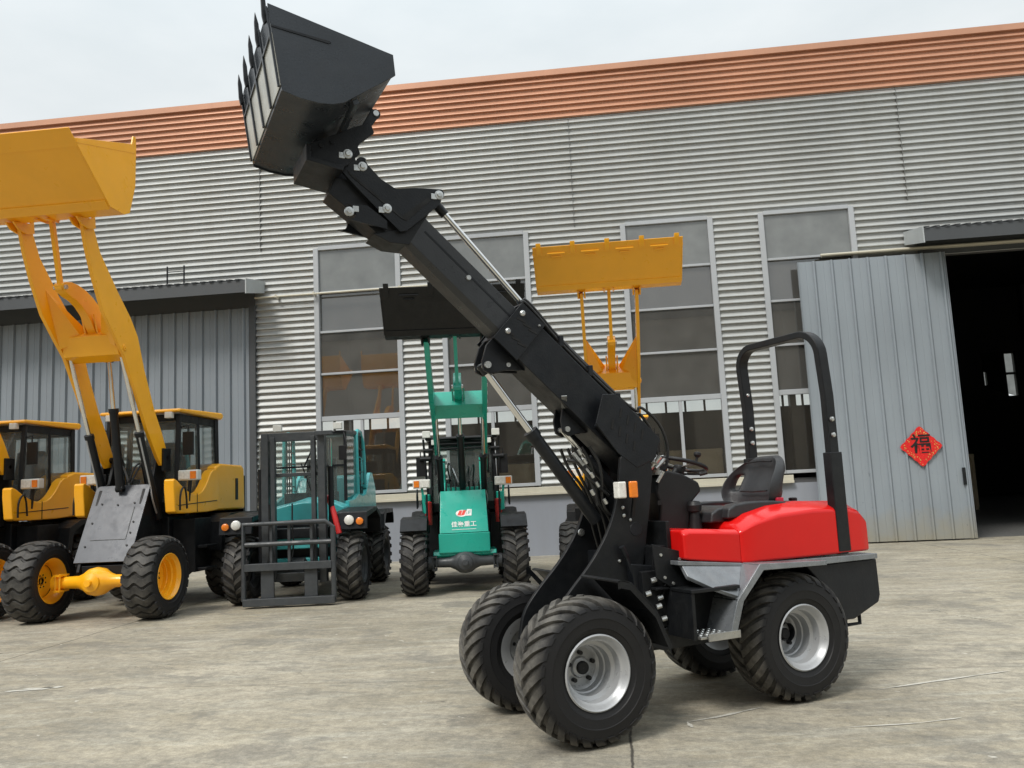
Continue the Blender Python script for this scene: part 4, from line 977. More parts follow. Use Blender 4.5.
m = MB(); m.tube([(.0, .18, .01), (.0, .18, .045)], .009, 8); m.lathe([(.04, .012), (.055, .026), (.07, .026), (.078, .015), (.078, .001)], 14, (0, .18, 0), 'z'); m.xf(Matrix.Translation(cw_) @ rt); m.build('spinner_knob', M['plastic'], dash)
m = MB(); cyl(m, (-1.10, 0, 1.48), (-1.155, 0, 1.55), .025, 12); m.bar((-1.12, .02, 1.50), (-1.2, .17, 1.49), .014, .014); m.tube([(-1.2, .17, 1.49), (-1.24, .2, 1.50)], .014, 8); m.build('column_stalk', M['plastic'], dash)
m = MB(); m.tube([(-.86, .15, 1.54), (-.96, .12, 1.60), (-1.0, .05, 1.6)], .012, 8, smooth=2); m.lathe([(1.50, .05), (1.60, .045), (1.6, .001)], 14, (-.93, .05, 0), 'z'); m.build('filler_cap', M['steel'], H)

# roll bar hoop: rectangular tube with rounded top corners
def rollbar():
    yl, yr, zt = .43, -.40, 2.46; rad = .16; path = [(yl, .90)]
    path += [(yl, 1.2), (yl, 2.0)] + [(yl - rad + rad * math.cos(R_(a)), zt - rad + rad * math.sin(R_(a))) for a in range(0, 91, 10)]
    path += [(yr + rad + rad * math.cos(R_(a)), zt - rad + rad * math.sin(R_(a))) for a in range(90, 181, 10)] + [(yr, 2.0), (yr, 1.2), (yr, .95)]
    lean = lambda z: -2.155 + .0 * (z - .9) + (.035 * max(0, z - 2.0) / .46)
    w, t = .085, .05; vs = []
    for i, (y, z) in enumerate(path):
        a = path[max(i - 1, 0)]; c = path[min(i + 1, len(path) - 1)]; d = Vector((c[0] - a[0], c[1] - a[1])).normalized(); n = Vector((d.y, -d.x))
        if n.length == 0: n = Vector((1, 0))
        x = lean(z)
        for u, v in ((-w / 2, -t / 2), (w / 2, -t / 2), (w / 2, t / 2), (-w / 2, t / 2)): vs.append((x + u, y + n.x * v, z + n.y * v))
    k = len(path); m = MB(); m.add(vs, [(4 * i + j, 4 * i + (j + 1) % 4, 4 * i + 4 + (j + 1) % 4, 4 * i + 4 + j) for i in range(k - 1) for j in range(4)] + [(0, 1, 2, 3), tuple(4 * (k - 1) + j for j in (3, 2, 1, 0))])
    return m
rb = rollbar().build('roll_bar', M['satin'], H, .008, ang=50)
m = MB()
for y in (.43, -.40): m.box(-2.21, -2.1, y - .036, y + .036, .92, 1.60)
m.split('roll_bar_socket', M['satin'], rb, .006)
m = MB()
for y in (.466, -.364):
    for z, x in ((1.72, -2.15), (1.83, -2.15)): m.lathe([(y - .008, .018), (y + .004, .016), (y + .009, .008), (y + .009, .0005)], 14, (x, 0, z))
m.lathe([(-.375, .014), (-.368, .010), (-.368, .0005)], 14, (-2.15, 0, 2.1)); m.split('bolt', M['zinc'], rb)

# ------------------------------------------------------------------ wheel loaders of the back row
rub_big = rubber('rock_tyre_rubber', .535, (.014, .014, .015), .4)
rub_ag = rubber('farm_tyre_rubber', .54, (.014, .014, .015), .45)
white = mat('white_lamp_housing', (.7, .7, .66), .4)
cabin = mat('cab_interior', (.09, .09, .09), .7)
MESH = {}
def poly_arm(m, L_, Rr, y0, y1): m.prism(L_ + Rr[::-1], y0, y1)
def loader(name, label, loc, rz, sc, paint, o):
    """o: options. local frame: x forward from the front axle, y left, z up; sized for a 1.07 m tyre"""
    root = tag(empty(name, (*loc, 0), rz, sc), label, 'loader'); P = M[paint]
    R, w = .535, .42; key = o['tyre']; rb = rub_big if key == 'rock' else rub_ag
    if key not in MESH: MESH[key] = tyre_mb(R, w if key == 'rock' else .40, .29, key, 24 if key == 'rock' else 20, .03 if key == 'rock' else .04)
    for x in (0, -2.25):
        for s in (1, -1):
            wo, td = wheel(root, x, s * .82, R, w, .29, s, P if paint == 'yellow' else M['mastgrey'], rb, MESH[key], 8)
            MESH[key] = td
    # axle with differential
    m = MB(); m.lathe([(-.62, .09), (-.60, .11), (-.52, .11), (-.50, .075), (-.25, .085), (-.17, .12), (-.1, .17), (0, .19), (.1, .17), (.17, .12), (.25, .085), (.5, .075), (.52, .11), (.6, .11), (.62, .09)], 28, (0, 0, .5))
    m.lathe([(.1, .15), (.17, .12), (.2, .05), (.24, .045), (.24, .001)], 20, (0, 0, .5), 'x'); ao = m.build('front_axle', P if paint == 'yellow' else M['mastgrey'], root)
    m = MB()
    for s in (1, -1):
        for k in (-1, 1): m.box(-.09, .13, s * .5 - .04, s * .5 + .04, .5 + k * .1 - .012, .5 + k * .1 + .012)
        for k in (-1, 1): m.tube([(.1, s * .5 + .03 * k, .38), (.1, s * .5 + .03 * k, .62)], .012, 6)
    m.split('axle_clamp', P if paint == 'yellow' else M['mastgrey'], ao)
    m = MB(); m.lathe([(-.62, .09), (-.2, .08), (-.1, .16), (.1, .16), (.2, .08), (.62, .09)], 20, (-2.25, 0, .5)); m.build('rear_axle', M['black'], root)
    # front frame, nose panel
    m = MB()
    for s in (1, -1):
        m.prism([(-.62, 1.76), (-.55, 1.7), (-.10, .76), (-.05, .62), (-.3, .5), (-1.1, .55), (-1.15, .9), (-1.12, 2.1), (-1.0, 2.24), (-.86, 2.16), (-.74, 1.8)], s * .30, s * .345)
    m.box(-1.0, -.1, -.3, .3, .56, .7); m.box(-.75, -.6, -.3, .3, 1.5, 1.72)
    fr = m.build('front_frame', M['satin'] if paint == 'yellow' else P, root, .008)
    if o['nose'] == 'panel':
        m = MB(); a, c = Vector((-.60, 0, 1.765)), Vector((-.08, 0, .74)); d = (c - a).normalized(); n = Vector((-d.z, 0, d.x)); n = n if n.x > 0 else -n
        def q(t, y, k): v = a + (c - a) * t + n * k; return (v.x, y, v.z)
        m.bar(q(0, 0, .0), q(1, 0, .0), .80, .02, tuple(n)); pn = m.build('nose_panel', M['panelgrey'], root, .004)
        m = MB()
        m.bar(q(.30, 0, .0115), q(.72, 0, .0115), .50, .006, tuple(n)); m.build('access_cover', M['panelgrey'], pn, .002)
        m = MB()
        for t, y in [(.25, .24), (.25, -.24), (.5, .3), (.5, -.3), (.8, .3), (.8, -.3), (.27, .0), (.64, .3)]: m.tube([q(t, y, .008), q(t, y, .022)], .014, 8)
        m.split('bolt', M['satin'], pn)
        m = MB(); m.bar(q(.3, .255, .014), q(.72, .255, .014), .008, .006, tuple(n)); m.bar(q(.72, -.25, .014), q(.72, .25, .014), .008, .006, tuple(n)); m.build('cover_edge', M['mastgrey'], pn)
    else:
        m = loft([[(-.62, -.34, .86), (-.62, -.36, 1.62), (-.62, .36, 1.62), (-.62, .34, .86)], [(.06, -.40, .98), (-.28, -.38, 1.66), (-.28, .38, 1.66), (.06, .40, .98)], [(.08, -.40, .97), (-.26, -.38, 1.64), (-.26, .38, 1.64), (.08, .40, .97)]])
        nz_ = m.build('nose_panel', P, root, .012)
        m = MB(); m.prism([(.09, .965), (.09, .66), (.02, .6), (-.6, .6), (-.6, .965)], -.42, .42); m.prism([(.0, .68), (.06, .62), (.0, .58), (-.5, .58), (-.5, .68)], -.52, .52); m.build('nose_skirt', P, root, .012)
        # emblem and words
        dn = Vector((.08 + .26, 0, .97 - 1.64)).normalized(); ang = math.atan2(-dn.z, dn.x)
        def on(y, t, k=.004): v = Vector((-.26, 0, 1.64)) + dn * (t * .755) ; nn = Vector((-dn.z, 0, dn.x)); v += nn * k; return Vector((v.x, y, v.z))
        Rm = Matrix(((0, -dn.x, -dn.z), (1, 0, 0), (0, -dn.z, dn.x))).to_4x4()
        wht = mat('white_print', (.8, .8, .78), .5); rdp = mat('red_print', (.75, .06, .04), .5)
        def put(o_, y, t, k): o_.parent = nz_; o_.matrix_local = Matrix.Translation(on(y, t, k)) @ Rm
        def shape(nm, polys, mm, y, t, k):
            m = MB()
            for p in polys: m.prism(p, 0, .002, 'z')
            put(m.build(nm, mm, None, smooth=False), y, t, k)
        ell = [(.1 * math.cos(a) * (1 if math.cos(a) < 0 else .9) - .03, .062 * math.sin(a) - .003) for a in [2 * PI * i / 28 for i in range(28)]]
        shape('emblem_ground', [ell, [(.03, -.05), (.13, -.05), (.14, .065), (.06, .07)]], wht, 0, .53, .003)
        shape('emblem', [[(-.105, -.035), (-.05, -.045), (-.02, .045), (-.065, .05)], [(-.045, -.045), (.01, -.035), (.045, .05), (-.005, .05)]], rdp, 0, .53, .0055)
        shape('emblem_mark', [[(.075, -.02), (.085, -.02), (.095, .04), (.085, .04)], [(.10, -.01), (.107, -.01), (.115, .05), (.108, .05)]], P, 0, .53, .0055)
        t = text_mesh('\u4f73\u8c6a\u91cd\u5de5', .105, wht, 'lettering'); put(t, 0, .80, .004)
        shape('lettering_underline', [[(-.2, -.004), (.2, -.004), (.2, .003), (-.2, .003)]], wht, 0, .915, .004)
    # ---- lift arms, rotated about the pivot (-.95, 2.15)
    px, pz, da = -.93, 2.12, R_(o['arm']); ext_ = o.get('armlen', 1)
    def ar(x, z):
        dx, dz = (x - px) * ext_, (z - pz) * ext_; return (px + dx * math.cos(da) - dz * math.sin(da), pz + dx * math.sin(da) + dz * math.cos(da))
    right = [(.93, 5.12), (.74, 4.75), (.33, 4.32), (.02, 4.03), (-.16, 3.80), (-.33, 3.36), (-.60, 2.82), (-.81, 2.5), (-1.0, 2.14), (-.96, 2.05)]
    left = [(1.14, 5.08), (1.03, 4.74), (.88, 4.40), (.66, 4.0), (.38, 3.70), (.18, 3.50), (-.11, 3.04), (-.42, 2.51), (-.69, 2.14), (-.80, 2.03)]
    if o.get('slim'):
        right = [(.96, 5.12), (.80, 4.75), (.45, 4.2), (.12, 3.92), (-.08, 3.7), (-.30, 3.36), (-.62, 2.82), (-.86, 2.5), (-1.03, 2.14), (-.98, 2.05)]
    for s in (1, -1):
        m = MB(); m.prism([ar(*p) for p in left + right[::-1]], s * (.395 if paint == 'yellow' else .37), s * .445); am = m.build('lift_arm', P, root, .006)
        m = MB()
        for p in ((1.03, 5.05), (-.88, 2.15), (.16, 3.60)):
            q_ = ar(*p); m.lathe([(s * .446, .05), (s * .46, .045), (s * .46, .02), (s * .468, .018), (s * .468, .001)], 16, (q_[0], 0, q_[1]))
        if paint == 'teal':
            for p in ((.62, 4.2), (.3, 3.8), (.45, 4.0)):
                q_ = ar(*p); m.lathe([(s * .446, .03), (s * .456, .028), (s * .456, .001)], 12, (q_[0], 0, q_[1]))
            for p in ((.62, 4.2), (.3, 3.8), (-.1, 3.2), (.8, 4.5)):
                q_ = ar(*p); m.lathe([(s * .394, .03), (s * .385, .028), (s * .385, .001)], 12, (q_[0], 0, q_[1]))
        m.split('pin_boss', P if paint == 'yellow' else M['zinc'], am)
        # gusset towards the cross beam
        m = MB(); a1, a2, a3 = ar(.62, 4.35), ar(.10, 3.84), ar(.30, 3.60)
        m.add([(a1[0], s * .394, a1[1]), (a2[0], s * .394, a2[1]), (a3[0], s * .394, a3[1]), (a2[0], s * .10, a2[1]), (a3[0] - .1, s * .12, a3[1] + .13)], [(0, 1, 3), (0, 4, 2), (0, 3, 4), (1, 2, 4, 3), (0, 2, 1)])
        (m.build('gusset', P, am, smooth=False) if paint == 'yellow' else None)
    m = MB(); m.prism([ar(-.12, 3.72), ar(.06, 3.90), ar(.30, 3.76), ar(.22, 3.50), ar(.02, 3.44)], -.394, .394); m.build('cross_beam', P, root, .008)
    # bell crank and bucket link
    bc = [(.95, 4.30), (.90, 4.36), (.68, 4.40), (.36, 4.33), (.06, 4.15), (-.12, 3.92), (-.2, 3.70), (-.24, 3.5), (-.14, 3.46), (.02, 3.62), (.24, 3.84), (.36, 4.0), (.57, 4.15), (.86, 4.21)]
    m = MB(); m.prism([ar(*p) for p in smooth2(bc + [bc[0]], 1)[:-1]], -.06, .06); bl = m.build('bell_crank', P, root, .01)
    q0, q1 = ar(.88, 4.29), ar(1.12, 5.28)
    m = MB()
    for p, hw_ in ((ar(.88, 4.29), .085), (ar(.05, 3.72), .085), (ar(-.19, 3.52), .08)): m.lathe([(-hw_, .001), (-hw_, .03), (hw_, .03), (hw_, .001)], 14, (p[0], 0, p[1]))
    m.split('pin', M['zinc'], bl)
    m = MB(); m.bar((q0[0], 0, q0[1]), (q1[0], 0, q1[1]), .07, .05, (0, 1, 0)); m.lathe([(-.045, .055), (.045, .055)], 16, (q0[0], 0, q0[1])); m.lathe([(-.05, .055), (.05, .055)], 16, (q1[0], 0, q1[1])); m.build('bucket_link', P, root, .006)
    # mounts below the beam
    g0, g1 = ar(-.10, 3.46), ar(.10, 3.80)
    m = MB(); m.prism([ar(.1, 3.85), ar(.32, 4.05), ar(.18, 3.7)], -.1, -.075); m.prism([ar(.1, 3.85), ar(.32, 4.05), ar(.18, 3.7)], .075, .1); m.split('crank_mount', P, bl, .003)
    # tilt cylinder
    def hyd(p0, p1, frac, rb_, rr_, nm, y=0):
        a, c = Vector((p0[0], y, p0[1])), Vector((p1[0], y, p1[1])); mid = a.lerp(c, frac)
        m = MB(); cyl(m, tuple(a), tuple(mid), rb_); m.lathe([(-.05, .05), (.05, .05)], 14, (a.x, y, a.z)); cyl(m, tuple(mid - (c - a).normalized() * .06), tuple(mid), rb_ * 1.18); b_ = m.build(nm, M['black'], root)
        m = MB(); cyl(m, tuple(mid), tuple(c), rr_); m.build('rod', M['chrome'], b_)
        m = MB(); m.lathe([(-.045, .05), (.045, .05)], 14, (c.x, y, c.z)); m.build('rod_eye', M['satin'], b_)
        return b_, a, mid, c
    tc_ = hyd((-.50, 1.72), ar(-.2, 3.52), .62 if not o.get('slim') else .66, .058, .03, 'tilt_cylinder')
    for s in (1, -1):
        b_, a, mid, c = hyd((-.86, 1.28), ar(.16, 3.60), o.get('lf', .52), .055, .028, 'lift_cylinder', s * .37)
        m = MB(); d = (c - a).normalized(); off = Vector((.07, s * .02, .03))
        m.tube([tuple(mid - d * .08 + off * .9), tuple(mid - d * .2 + off), tuple(a + d * .45 + off), tuple(a + d * .3 + off * 2.2), tuple(a + d * .18 + off * 2.2), tuple(a + d * .05 + off)], .012, 8, smooth=2)
        m.build('hydraulic_pipe', M['rim'], b_)
    # hoses between tower and cab
    for k in range(4):
        y = (-.15, .1, .18, -.22)[k]
        m = MB(); m.tube([(-.62, y * .5, 1.8), (-.66 - .05 * k, y, 2.0 + .06 * k), (-.85, y * 1.2, 2.08), (-.95, y, 1.85), (-1.0, y, 1.7)], .014, 7, smooth=2); m.build('hose', M['rubberhose'] if k else M['rim'], root)
    m = MB()
    for s in (1, -1): m.box(-1.0, -.8, s * .46 - .02, s * .46 + .02, 1.95, 2.28); m.tube([(-.9, s * .3, 2.15), (-.9, s * .48, 2.15)], .04, 14)
    m.split('arm_pivot_bracket', M['satin'], root, .01)
    # ---- bucket
    bw = o['bw']; B = o['bucket']; tz = o.get('broll', 0); c0 = ar(1.04, 5.06)
    def br(x, z):
        dx, dz = x - 1.04, z - 5.06; a = R_(tz); dx, dz = dx * o.get('bs', 1), dz * o.get('bs', 1)
        return (c0[0] + dx * math.cos(a) - dz * math.sin(a), c0[1] + dx * math.sin(a) + dz * math.cos(a))
    sd = [(2.15, 5.66), (1.42, 5.09), (1.12, 5.09), (1.0, 5.15), (.88, 5.55), (.87, 6.06), (.885, 6.21), (.94, 6.20), (.97, 6.08)]
    m = MB(); sdb = [br(*p) for p in sd]; m.prism(sdb, bw - .02, bw); m.prism(sdb, -bw, -bw + .02)
    sh = [br(*p) for p in sd[:6]]; ih = []
    for i, p in enumerate(sh):
        a_ = sh[max(0, i - 1)]; c_ = sh[min(len(sh) - 1, i + 1)]; d = Vector((c_[0] - a_[0], c_[1] - a_[1])).normalized(); ih.append((p[0] + d.y * .018, p[1] - d.x * .018))
    m.prism(sh + ih[::-1], -bw + .0205, bw - .0205); bk_ = m.build('bucket', M[B], root, .003, ang=25)
    m = MB(); e0, e1, e2, e3 = br(2.24, 5.745), br(2.06, 5.60), br(2.065, 5.585), br(2.245, 5.735)
    m.prism([e0, e1, e2, e3], -bw - .0, bw + .0); f0, f1, f2, f3 = br(1.50, 5.155), br(1.40, 5.078), br(1.40, 5.063), br(1.51, 5.14); m.prism([f0, f1, f2, f3], -bw + .02, bw - .02)
    m.build('cutting_edge', M[B], bk_, .003)
    m = MB()
    m.prism([br(2.1, 5.66), br(2.1, 5.62), br(.9, 5.98), br(.9, 6.02)], bw, bw + .004); m.prism([br(2.1, 5.66), br(2.1, 5.62), br(.9, 5.98), br(.9, 6.02)], -bw - .004, -bw); m.build('cheek_rib', M[B], bk_)
    if o.get('teeth'):
        for k in range(o['teeth']):
            y = -bw + .09 + (2 * bw - .18) * k / (o['teeth'] - 1)
            m = MB(); m.prism([br(2.31, 5.80), br(2.27, 5.72), br(2.12, 5.60), br(2.10, 5.63), br(2.17, 5.70), br(2.24, 5.78)], y - .035, y + .035); m.build('tooth', M[B], bk_, .004)
        m = MB()
        for k in range(o['teeth'] - 1):
            y = -bw + .09 + (2 * bw - .18) * (k + .5) / (o['teeth'] - 1); u = br(2.13, 5.628); u2 = br(2.06, 5.573)
            m.bar((u[0], y - .13, u[1]), (u[0], y + .13, u[1]), .025, .02); m.bar((u2[0], y - .07, u2[1]), (u2[0], y + .07, u2[1]), .03, .02)
        m.split('edge_bolt_bar', M[B], bk_, .002)
    m = MB()
    for s in (-1, 1):
        for dy in (-.05, .05): m.prism([br(1.3, 5.06), br(.98, 5.13), br(.93, 5.24), br(.90, 5.02), br(1.04, 4.97), br(1.2, 4.99)], s * .42 + dy - .012, s * .42 + dy + .012)
    for dy in (-.07, .07): m.prism([br(1.35, 5.05), br(1.05, 5.08), br(1.0, 5.24), br(1.12, 5.30), br(1.2, 5.1)], dy - .012, dy + .012)
    m.split('bucket_bracket', M[B], bk_, .003)
    # ---- rear body
    m = MB(); m.box(-3.0, -1.0, -.45, .45, .62, 1.3); m.box(-1.3, -.9, -.3, .3, .5, 1.2); m.box(-1.4, -.75, -.28, .28, 1.2, 1.62); m.build('rear_frame', M['black'], root, .02)
    for s in (1, -1):
        m = MB(); m.prism([(.28, 1.02), (.1, 1.19), (-.3, 1.22), (-.62, 1.08), (-.72, .95), (-.64, 1.12), (-.30, 1.26), (.12, 1.23), (.33, 1.05)], s * .60, s * 1.03); (m.build('front_fender', M['satin'], root, .004) if o['body'] != 'yellow' else None)
        m = MB(); m.prism([(-1.55, .75), (-1.62, 1.18), (-1.9, 1.3), (-2.95, 1.3), (-2.95, 1.22), (-1.95, 1.22), (-1.72, 1.1), (-1.66, .75)], s * .55, s * .98); m.box(-1.6, -1.1, s * .46, s * .80, .48, 1.25) ; m.box(-1.5, -1.15, s * .80, s * .95, .5, .54); m.box(-1.5, -1.15, s * .80, s * .95, .82, .86); m.build('rear_fender', M['satin'], root, .006)
        m = MB()
        if o['body'] == 'yellow':
            m.prism(smooth2([(-.62, 1.36), (-.56, 1.80), (-.62, 1.84), (-.9, 1.68), (-1.16, 1.60), (-1.40, 1.62), (-1.58, 1.76), (-1.72, 1.96), (-1.95, 2.0), (-2.0, 1.40), (-1.9, 1.33), (-.7, 1.33), (-.62, 1.36)], 1)[:-1], s * .60, s * .75)
        else: m.prism([(-.75, 1.3), (-.75, 1.62), (-1.9, 1.62), (-1.9, 1.3)], s * .58, s * .72)
        sk = m.build('side_skirt', P, root, .02, seg=3)
        m = MB(); m.bar((-.7, s * .752, 1.45), (-1.9, s * .752, 1.50), .006, .012, (0, 0, 1)); m.bar((-1.26, s * .752, 1.34), (-1.26, s * .752, 1.61), .006, .012, (1, 0, 0)); m.build('panel_gap', M['black'], sk)
        m = MB(); m.tube([(-.66, s * .80, 1.38), (-.66, s * .80, 1.62), (-.78, s * .80, 1.74), (-.84, s * .80, 1.6), (-.86, s * .80, 1.40)], .014, 8, smooth=2); m.build('grab_rail', M['black'], root)
        # lamps
        lz, lx, ly = (1.88, -1.0, .76) if o['body'] == 'yellow' else (1.80, -.45, .70)
        m = MB(); m.box(lx - .08, lx + .05, s * (ly - .15), s * (ly + .15), lz - .075, lz + .075); hd = m.build('headlight', white, root, .015)
        m = MB(); m.box(lx + .051, lx + .06, s * (ly - .13), s * (ly + .02), lz - .055, lz + .055); m.build('lens', M['whitelens'], hd, .003)
        m = MB(); m.box(lx + .051, lx + .06, s * (ly + .04), s * (ly + .13), lz - .055, lz + .055); m.build('turn_lens', M['amber'], hd, .003)
        m = MB(); m.bar((lx - .03, s * ly, lz - .07), (lx - .03, s * (ly - .05), 1.3), .04, .04); m.build('lamp_post', M['satin'] if o['body'] == 'yellow' else P, root)
    m = MB()
    if o['body'] == 'yellow':
        m.prism([(-1.93, 1.34), (-1.93, 2.02), (-2.1, 2.08), (-2.9, 2.07), (-2.98, 2.02), (-3.0, 1.34)], -.72, .72)
    else: m.prism([(-1.93, 1.34), (-1.93, 1.8), (-2.9, 1.74), (-3.0, 1.34)], -.68, .68)
    hb = m.build('engine_hood', P, root, .04, seg=3)
    m = MB()
    for s in (1, -1): m.box(-2.72, -2.62, s * .721, s * .727, 1.5, 1.85)
    m.box(-3.05, -2.97, -.7, .7, .7, 1.9)
    m.build('grille', M['black'], hb, .004)
    # cab
    x0, x1, hw, zb, zt = -1.12, -2.25, .60, 1.45, 2.80
    if o['body'] != 'yellow': x0, x1, hw, zb, zt = -1.15, -2.2, .62, 1.4, 2.56
    t_ = .07
    m = MB()
    for s in (1, -1):
        m.bar((x0 + .12, s * (hw - t_ / 2), zb), (x0, s * (hw - t_ / 2 - .03), zt), t_, t_); m.bar((x1, s * (hw - t_ / 2), zb), (x1 - .02, s * (hw - t_ / 2 - .03), zt), t_, t_ + .05); m.bar((x0 - .55, s * (hw - t_ / 2), zb), (x0 - .56, s * (hw - t_ / 2 - .03), zt), .06, .05)
        m.box(x1, x0 + .1, s * (hw - .08), s * hw, zb - .12, zb + .06); m.box(x1, x0, s * (hw - .1), s * (hw - .04), zt - .12, zt)
    m.box(x0 + .05, x0 + .12, -hw + .08, hw - .08, zb - .1, zb + .06); m.box(x0 - .03, x0 + .03, -hw + .1, hw - .1, zt - .1, zt); m.box(x1 - .05, x1 + .03, -hw + .1, hw - .1, zt - .12, zt); m.box(x1 - .04, x1 + .02, -hw + .08, hw - .08, zb - .1, zb + .35)
    cb = m.build('cab', M['satin'], root, .012)
    m = MB(); m.add([(x0 + .105, -hw + .07, zb + .06), (x0 + .105, hw - .07, zb + .06), (x0 + .01, hw - .1, zt - .1), (x0 + .01, -hw + .1, zt - .1)], [(0, 1, 2, 3)]); m.build('windscreen', M['cabglass'], cb, smooth=False)
    for s in (1, -1):
        m = MB(); yb, yt = s * (hw - .02), s * (hw - .05)
        m.add([(x0 + .07, yb, zb + .06), (x0 - .52, yb, zb + .06), (x0 - .53, yt, zt - .12), (x0 - .02, yt, zt - .12)], [(0, 1, 2, 3)]); m.build('door_glass', M['cabglass'], cb, smooth=False)
        m = MB(); m.add([(x0 - .59, yb, zb + .45), (x1 + .06, yb, zb + .45), (x1 + .04, yt, zt - .12), (x0 - .59, yt, zt - .12)], [(0, 1, 2, 3)]); m.build('side_glass', M['cabglass'], cb, smooth=False)
        m = MB(); m.box(x1 + .05, x0 - .57, s * (hw - .07), s * (hw - .025), zb + .06, zb + .44); m.build('door_panel', M['satin'], cb, .006)
    m = MB(); m.add([(x1, -hw + .07, zb + .35), (x1, hw - .07, zb + .35), (x1 - .01, hw - .1, zt - .12), (x1 - .01, -hw + .1, zt - .12)], [(0, 1, 2, 3)]); m.build('rear_glass', M['cabglass'], cb, smooth=False)
    m = MB(); rp = 'yellow' if paint == 'yellow' else 'satin'
    m.prism([(x0 + .16, zt + .02), (x0 + .14, zt + .07), (x1 - .12, zt + .11), (x1 - .16, zt + .06), (x1 - .1, zt + .0)], -hw - .03, hw + .03); m.build('cab_roof', M[rp], root, .025, seg=3)
    m = MB(); m.prism([(-1.72, 1.55), (-1.68, 1.9), (-1.9, 1.9), (-1.98, 2.45), (-2.08, 2.45), (-2.06, 1.55)], -.24, .24); m.build('seat', M['seat'], cb, .03)
    m = MB(); cyl(m, (-1.25, 0, 1.4), (-1.38, 0, 1.98), .04); m.lathe([(1.98, .15), (1.99, .17), (2.0, .15)], 20, (-1.40, 0, 0), 'z'); m.box(-1.22, -1.1, -.4, .4, 1.4, 1.66); m.build('steering_wheel', M['plastic'], cb)
    for s in (1, -1):
        m = MB(); m.tube([(x0, s * hw * .95, zt - .2), (x0 + .08, s * (hw + .12), zt - .18), (x0 + .08, s * (hw + .12), zt - .5)], .012, 6); m.box(x0 + .05, x0 + .09, s * (hw + .04), s * (hw + .2), zt - .62, zt - .28); m.build('mirror', M['plastic'], root, .02)
        m = MB(); m.box(x0 + .1, x0 + .18, s * (hw - .14) - .055, s * (hw - .14) + .055, zt - .07, zt + .02); m.build('work_light', white, root, .008)
    if o['body'] != 'yellow':
        m = MB()
        for z in (2.62, 2.70, 2.78): m.tube([(x0 + .1, -.5, z - .2), (x0 + .1, .5, z - .2)], .014, 6)
        for s in (1, -1):
            m.tube([(x0 + .1, s * .62, 1.5), (x0 + .12, s * .68, 2.6)], .02, 8); m.tube([(x0 + .12, s * .52, 2.4), (x0 + .12, s * .68, 2.4)], .03, 8)
            m.tube([(x0 + .1, s * .56, 2.25), (x0 + .1, s * .75, 2.25)], .045, 8); m.tube([(-.42, s * .62, .95), (-.42, s * .62, 1.62)], .018, 8)
        m.split('lamp_rack', M['satin'], root)
        for s in (1, -1):
            m = MB(); m.box(x0 + .1, x0 + .2, s * .62 - .07, s * .62 + .07, 2.62, 2.74); m.build('roof_light', white, root, .01)
            m = MB(); m.lathe([(1.1, .001), (1.1, .06), (1.48, .06), (1.5, .03), (1.5, .001)], 14, (-.55, s * .60, 0), 'z'); m.build('extinguisher', M['redpart'], root)
        m = MB()
        for k in range(8): m.tube([(-.45, -.28 + .08 * k, 1.6), (-.5, -.28 + .08 * k, 1.82 + .03 * (k % 3)), (-.7, -.28 + .08 * k, 1.7)], .013, 6, smooth=1)
        m.build('hose_bank', M['rubberhose'], root)
    return root
YO = dict(tyre='rock', nose='panel', arm=0, bw=1.0, bucket='yellow', body='yellow')
ya = loader('wheel_loader', 'yellow wheel loader with grey nose panel and raised yellow bucket, next to the forklift', (-6.74, 10.6), -90, 1, 'yellow', YO)
yb_ = copy_tree(ya); yb_.location = (-9.38, 10.85, 0); yb_['label'] = 'yellow wheel loader cut off by the left edge of the photo'
for o_ in (ya, yb_): o_['group'] = 'yellow wheel loaders'
yc = loader('wheel_loader', 'yellow wheel loader half hidden behind the black telescopic boom, its toothed yellow bucket raised', (.24, 12.5), -90, .88, 'yellow', dict(YO, arm=-12.5, bw=1.09, teeth=5, slim=1, lf=.56, broll=7, bs=.70))
yc['group'] = 'yellow wheel loaders'
te = loader('wheel_loader', 'teal green wheel loader with a black raised bucket and white lettering on its nose', (-2.05, 12.15), -81, .885, 'teal', dict(tyre='ag', nose='box', arm=-28, bw=.98, bucket='satin', body='teal', teeth=4, slim=1, lf=.58, broll=8, bs=.72))

# ------------------------------------------------------------------ rough terrain forklift
K = tag(empty('forklift', (-4.42, 11.8, 0), -84), 'aqua rough terrain forklift with a charcoal mast standing between the yellow and teal loaders', 'forklift')
TA = tyre_mb(.485, .34, .25, 'ag', 19, .036); ra = rubber('forklift_tyre_rubber', .485, (.014, .014, .015), .5)
wo, td = wheel(K, 0, .79, .485, .34, .25, 1, M['mastgrey'], ra, TA, 8)
wheel(K, 0, -.79, .485, .34, .25, -1, M['mastgrey'], ra, td, 8); wheel(K, -2.35, .74, .485, .34, .25, 1, M['mastgrey'], ra, td, 8); wheel(K, -2.35, -.74, .485, .34, .25, -1, M['mastgrey'], ra, td, 8)
m = MB(); m.lathe([(-.62, .09), (-.15, .09), (-.1, .15), (.1, .15), (.15, .09), (.62, .09)], 20, (0, 0, .48)); m.build('axle', M['mastgrey'], K)
m = MB(); m.box(-3.0, -.05, -.42, .42, .45, 1.1); m.box(-.2, .2, -.5, .5, .9, 1.05); m.build('chassis', M['black'], K, .02)
MG = M['mastgrey']
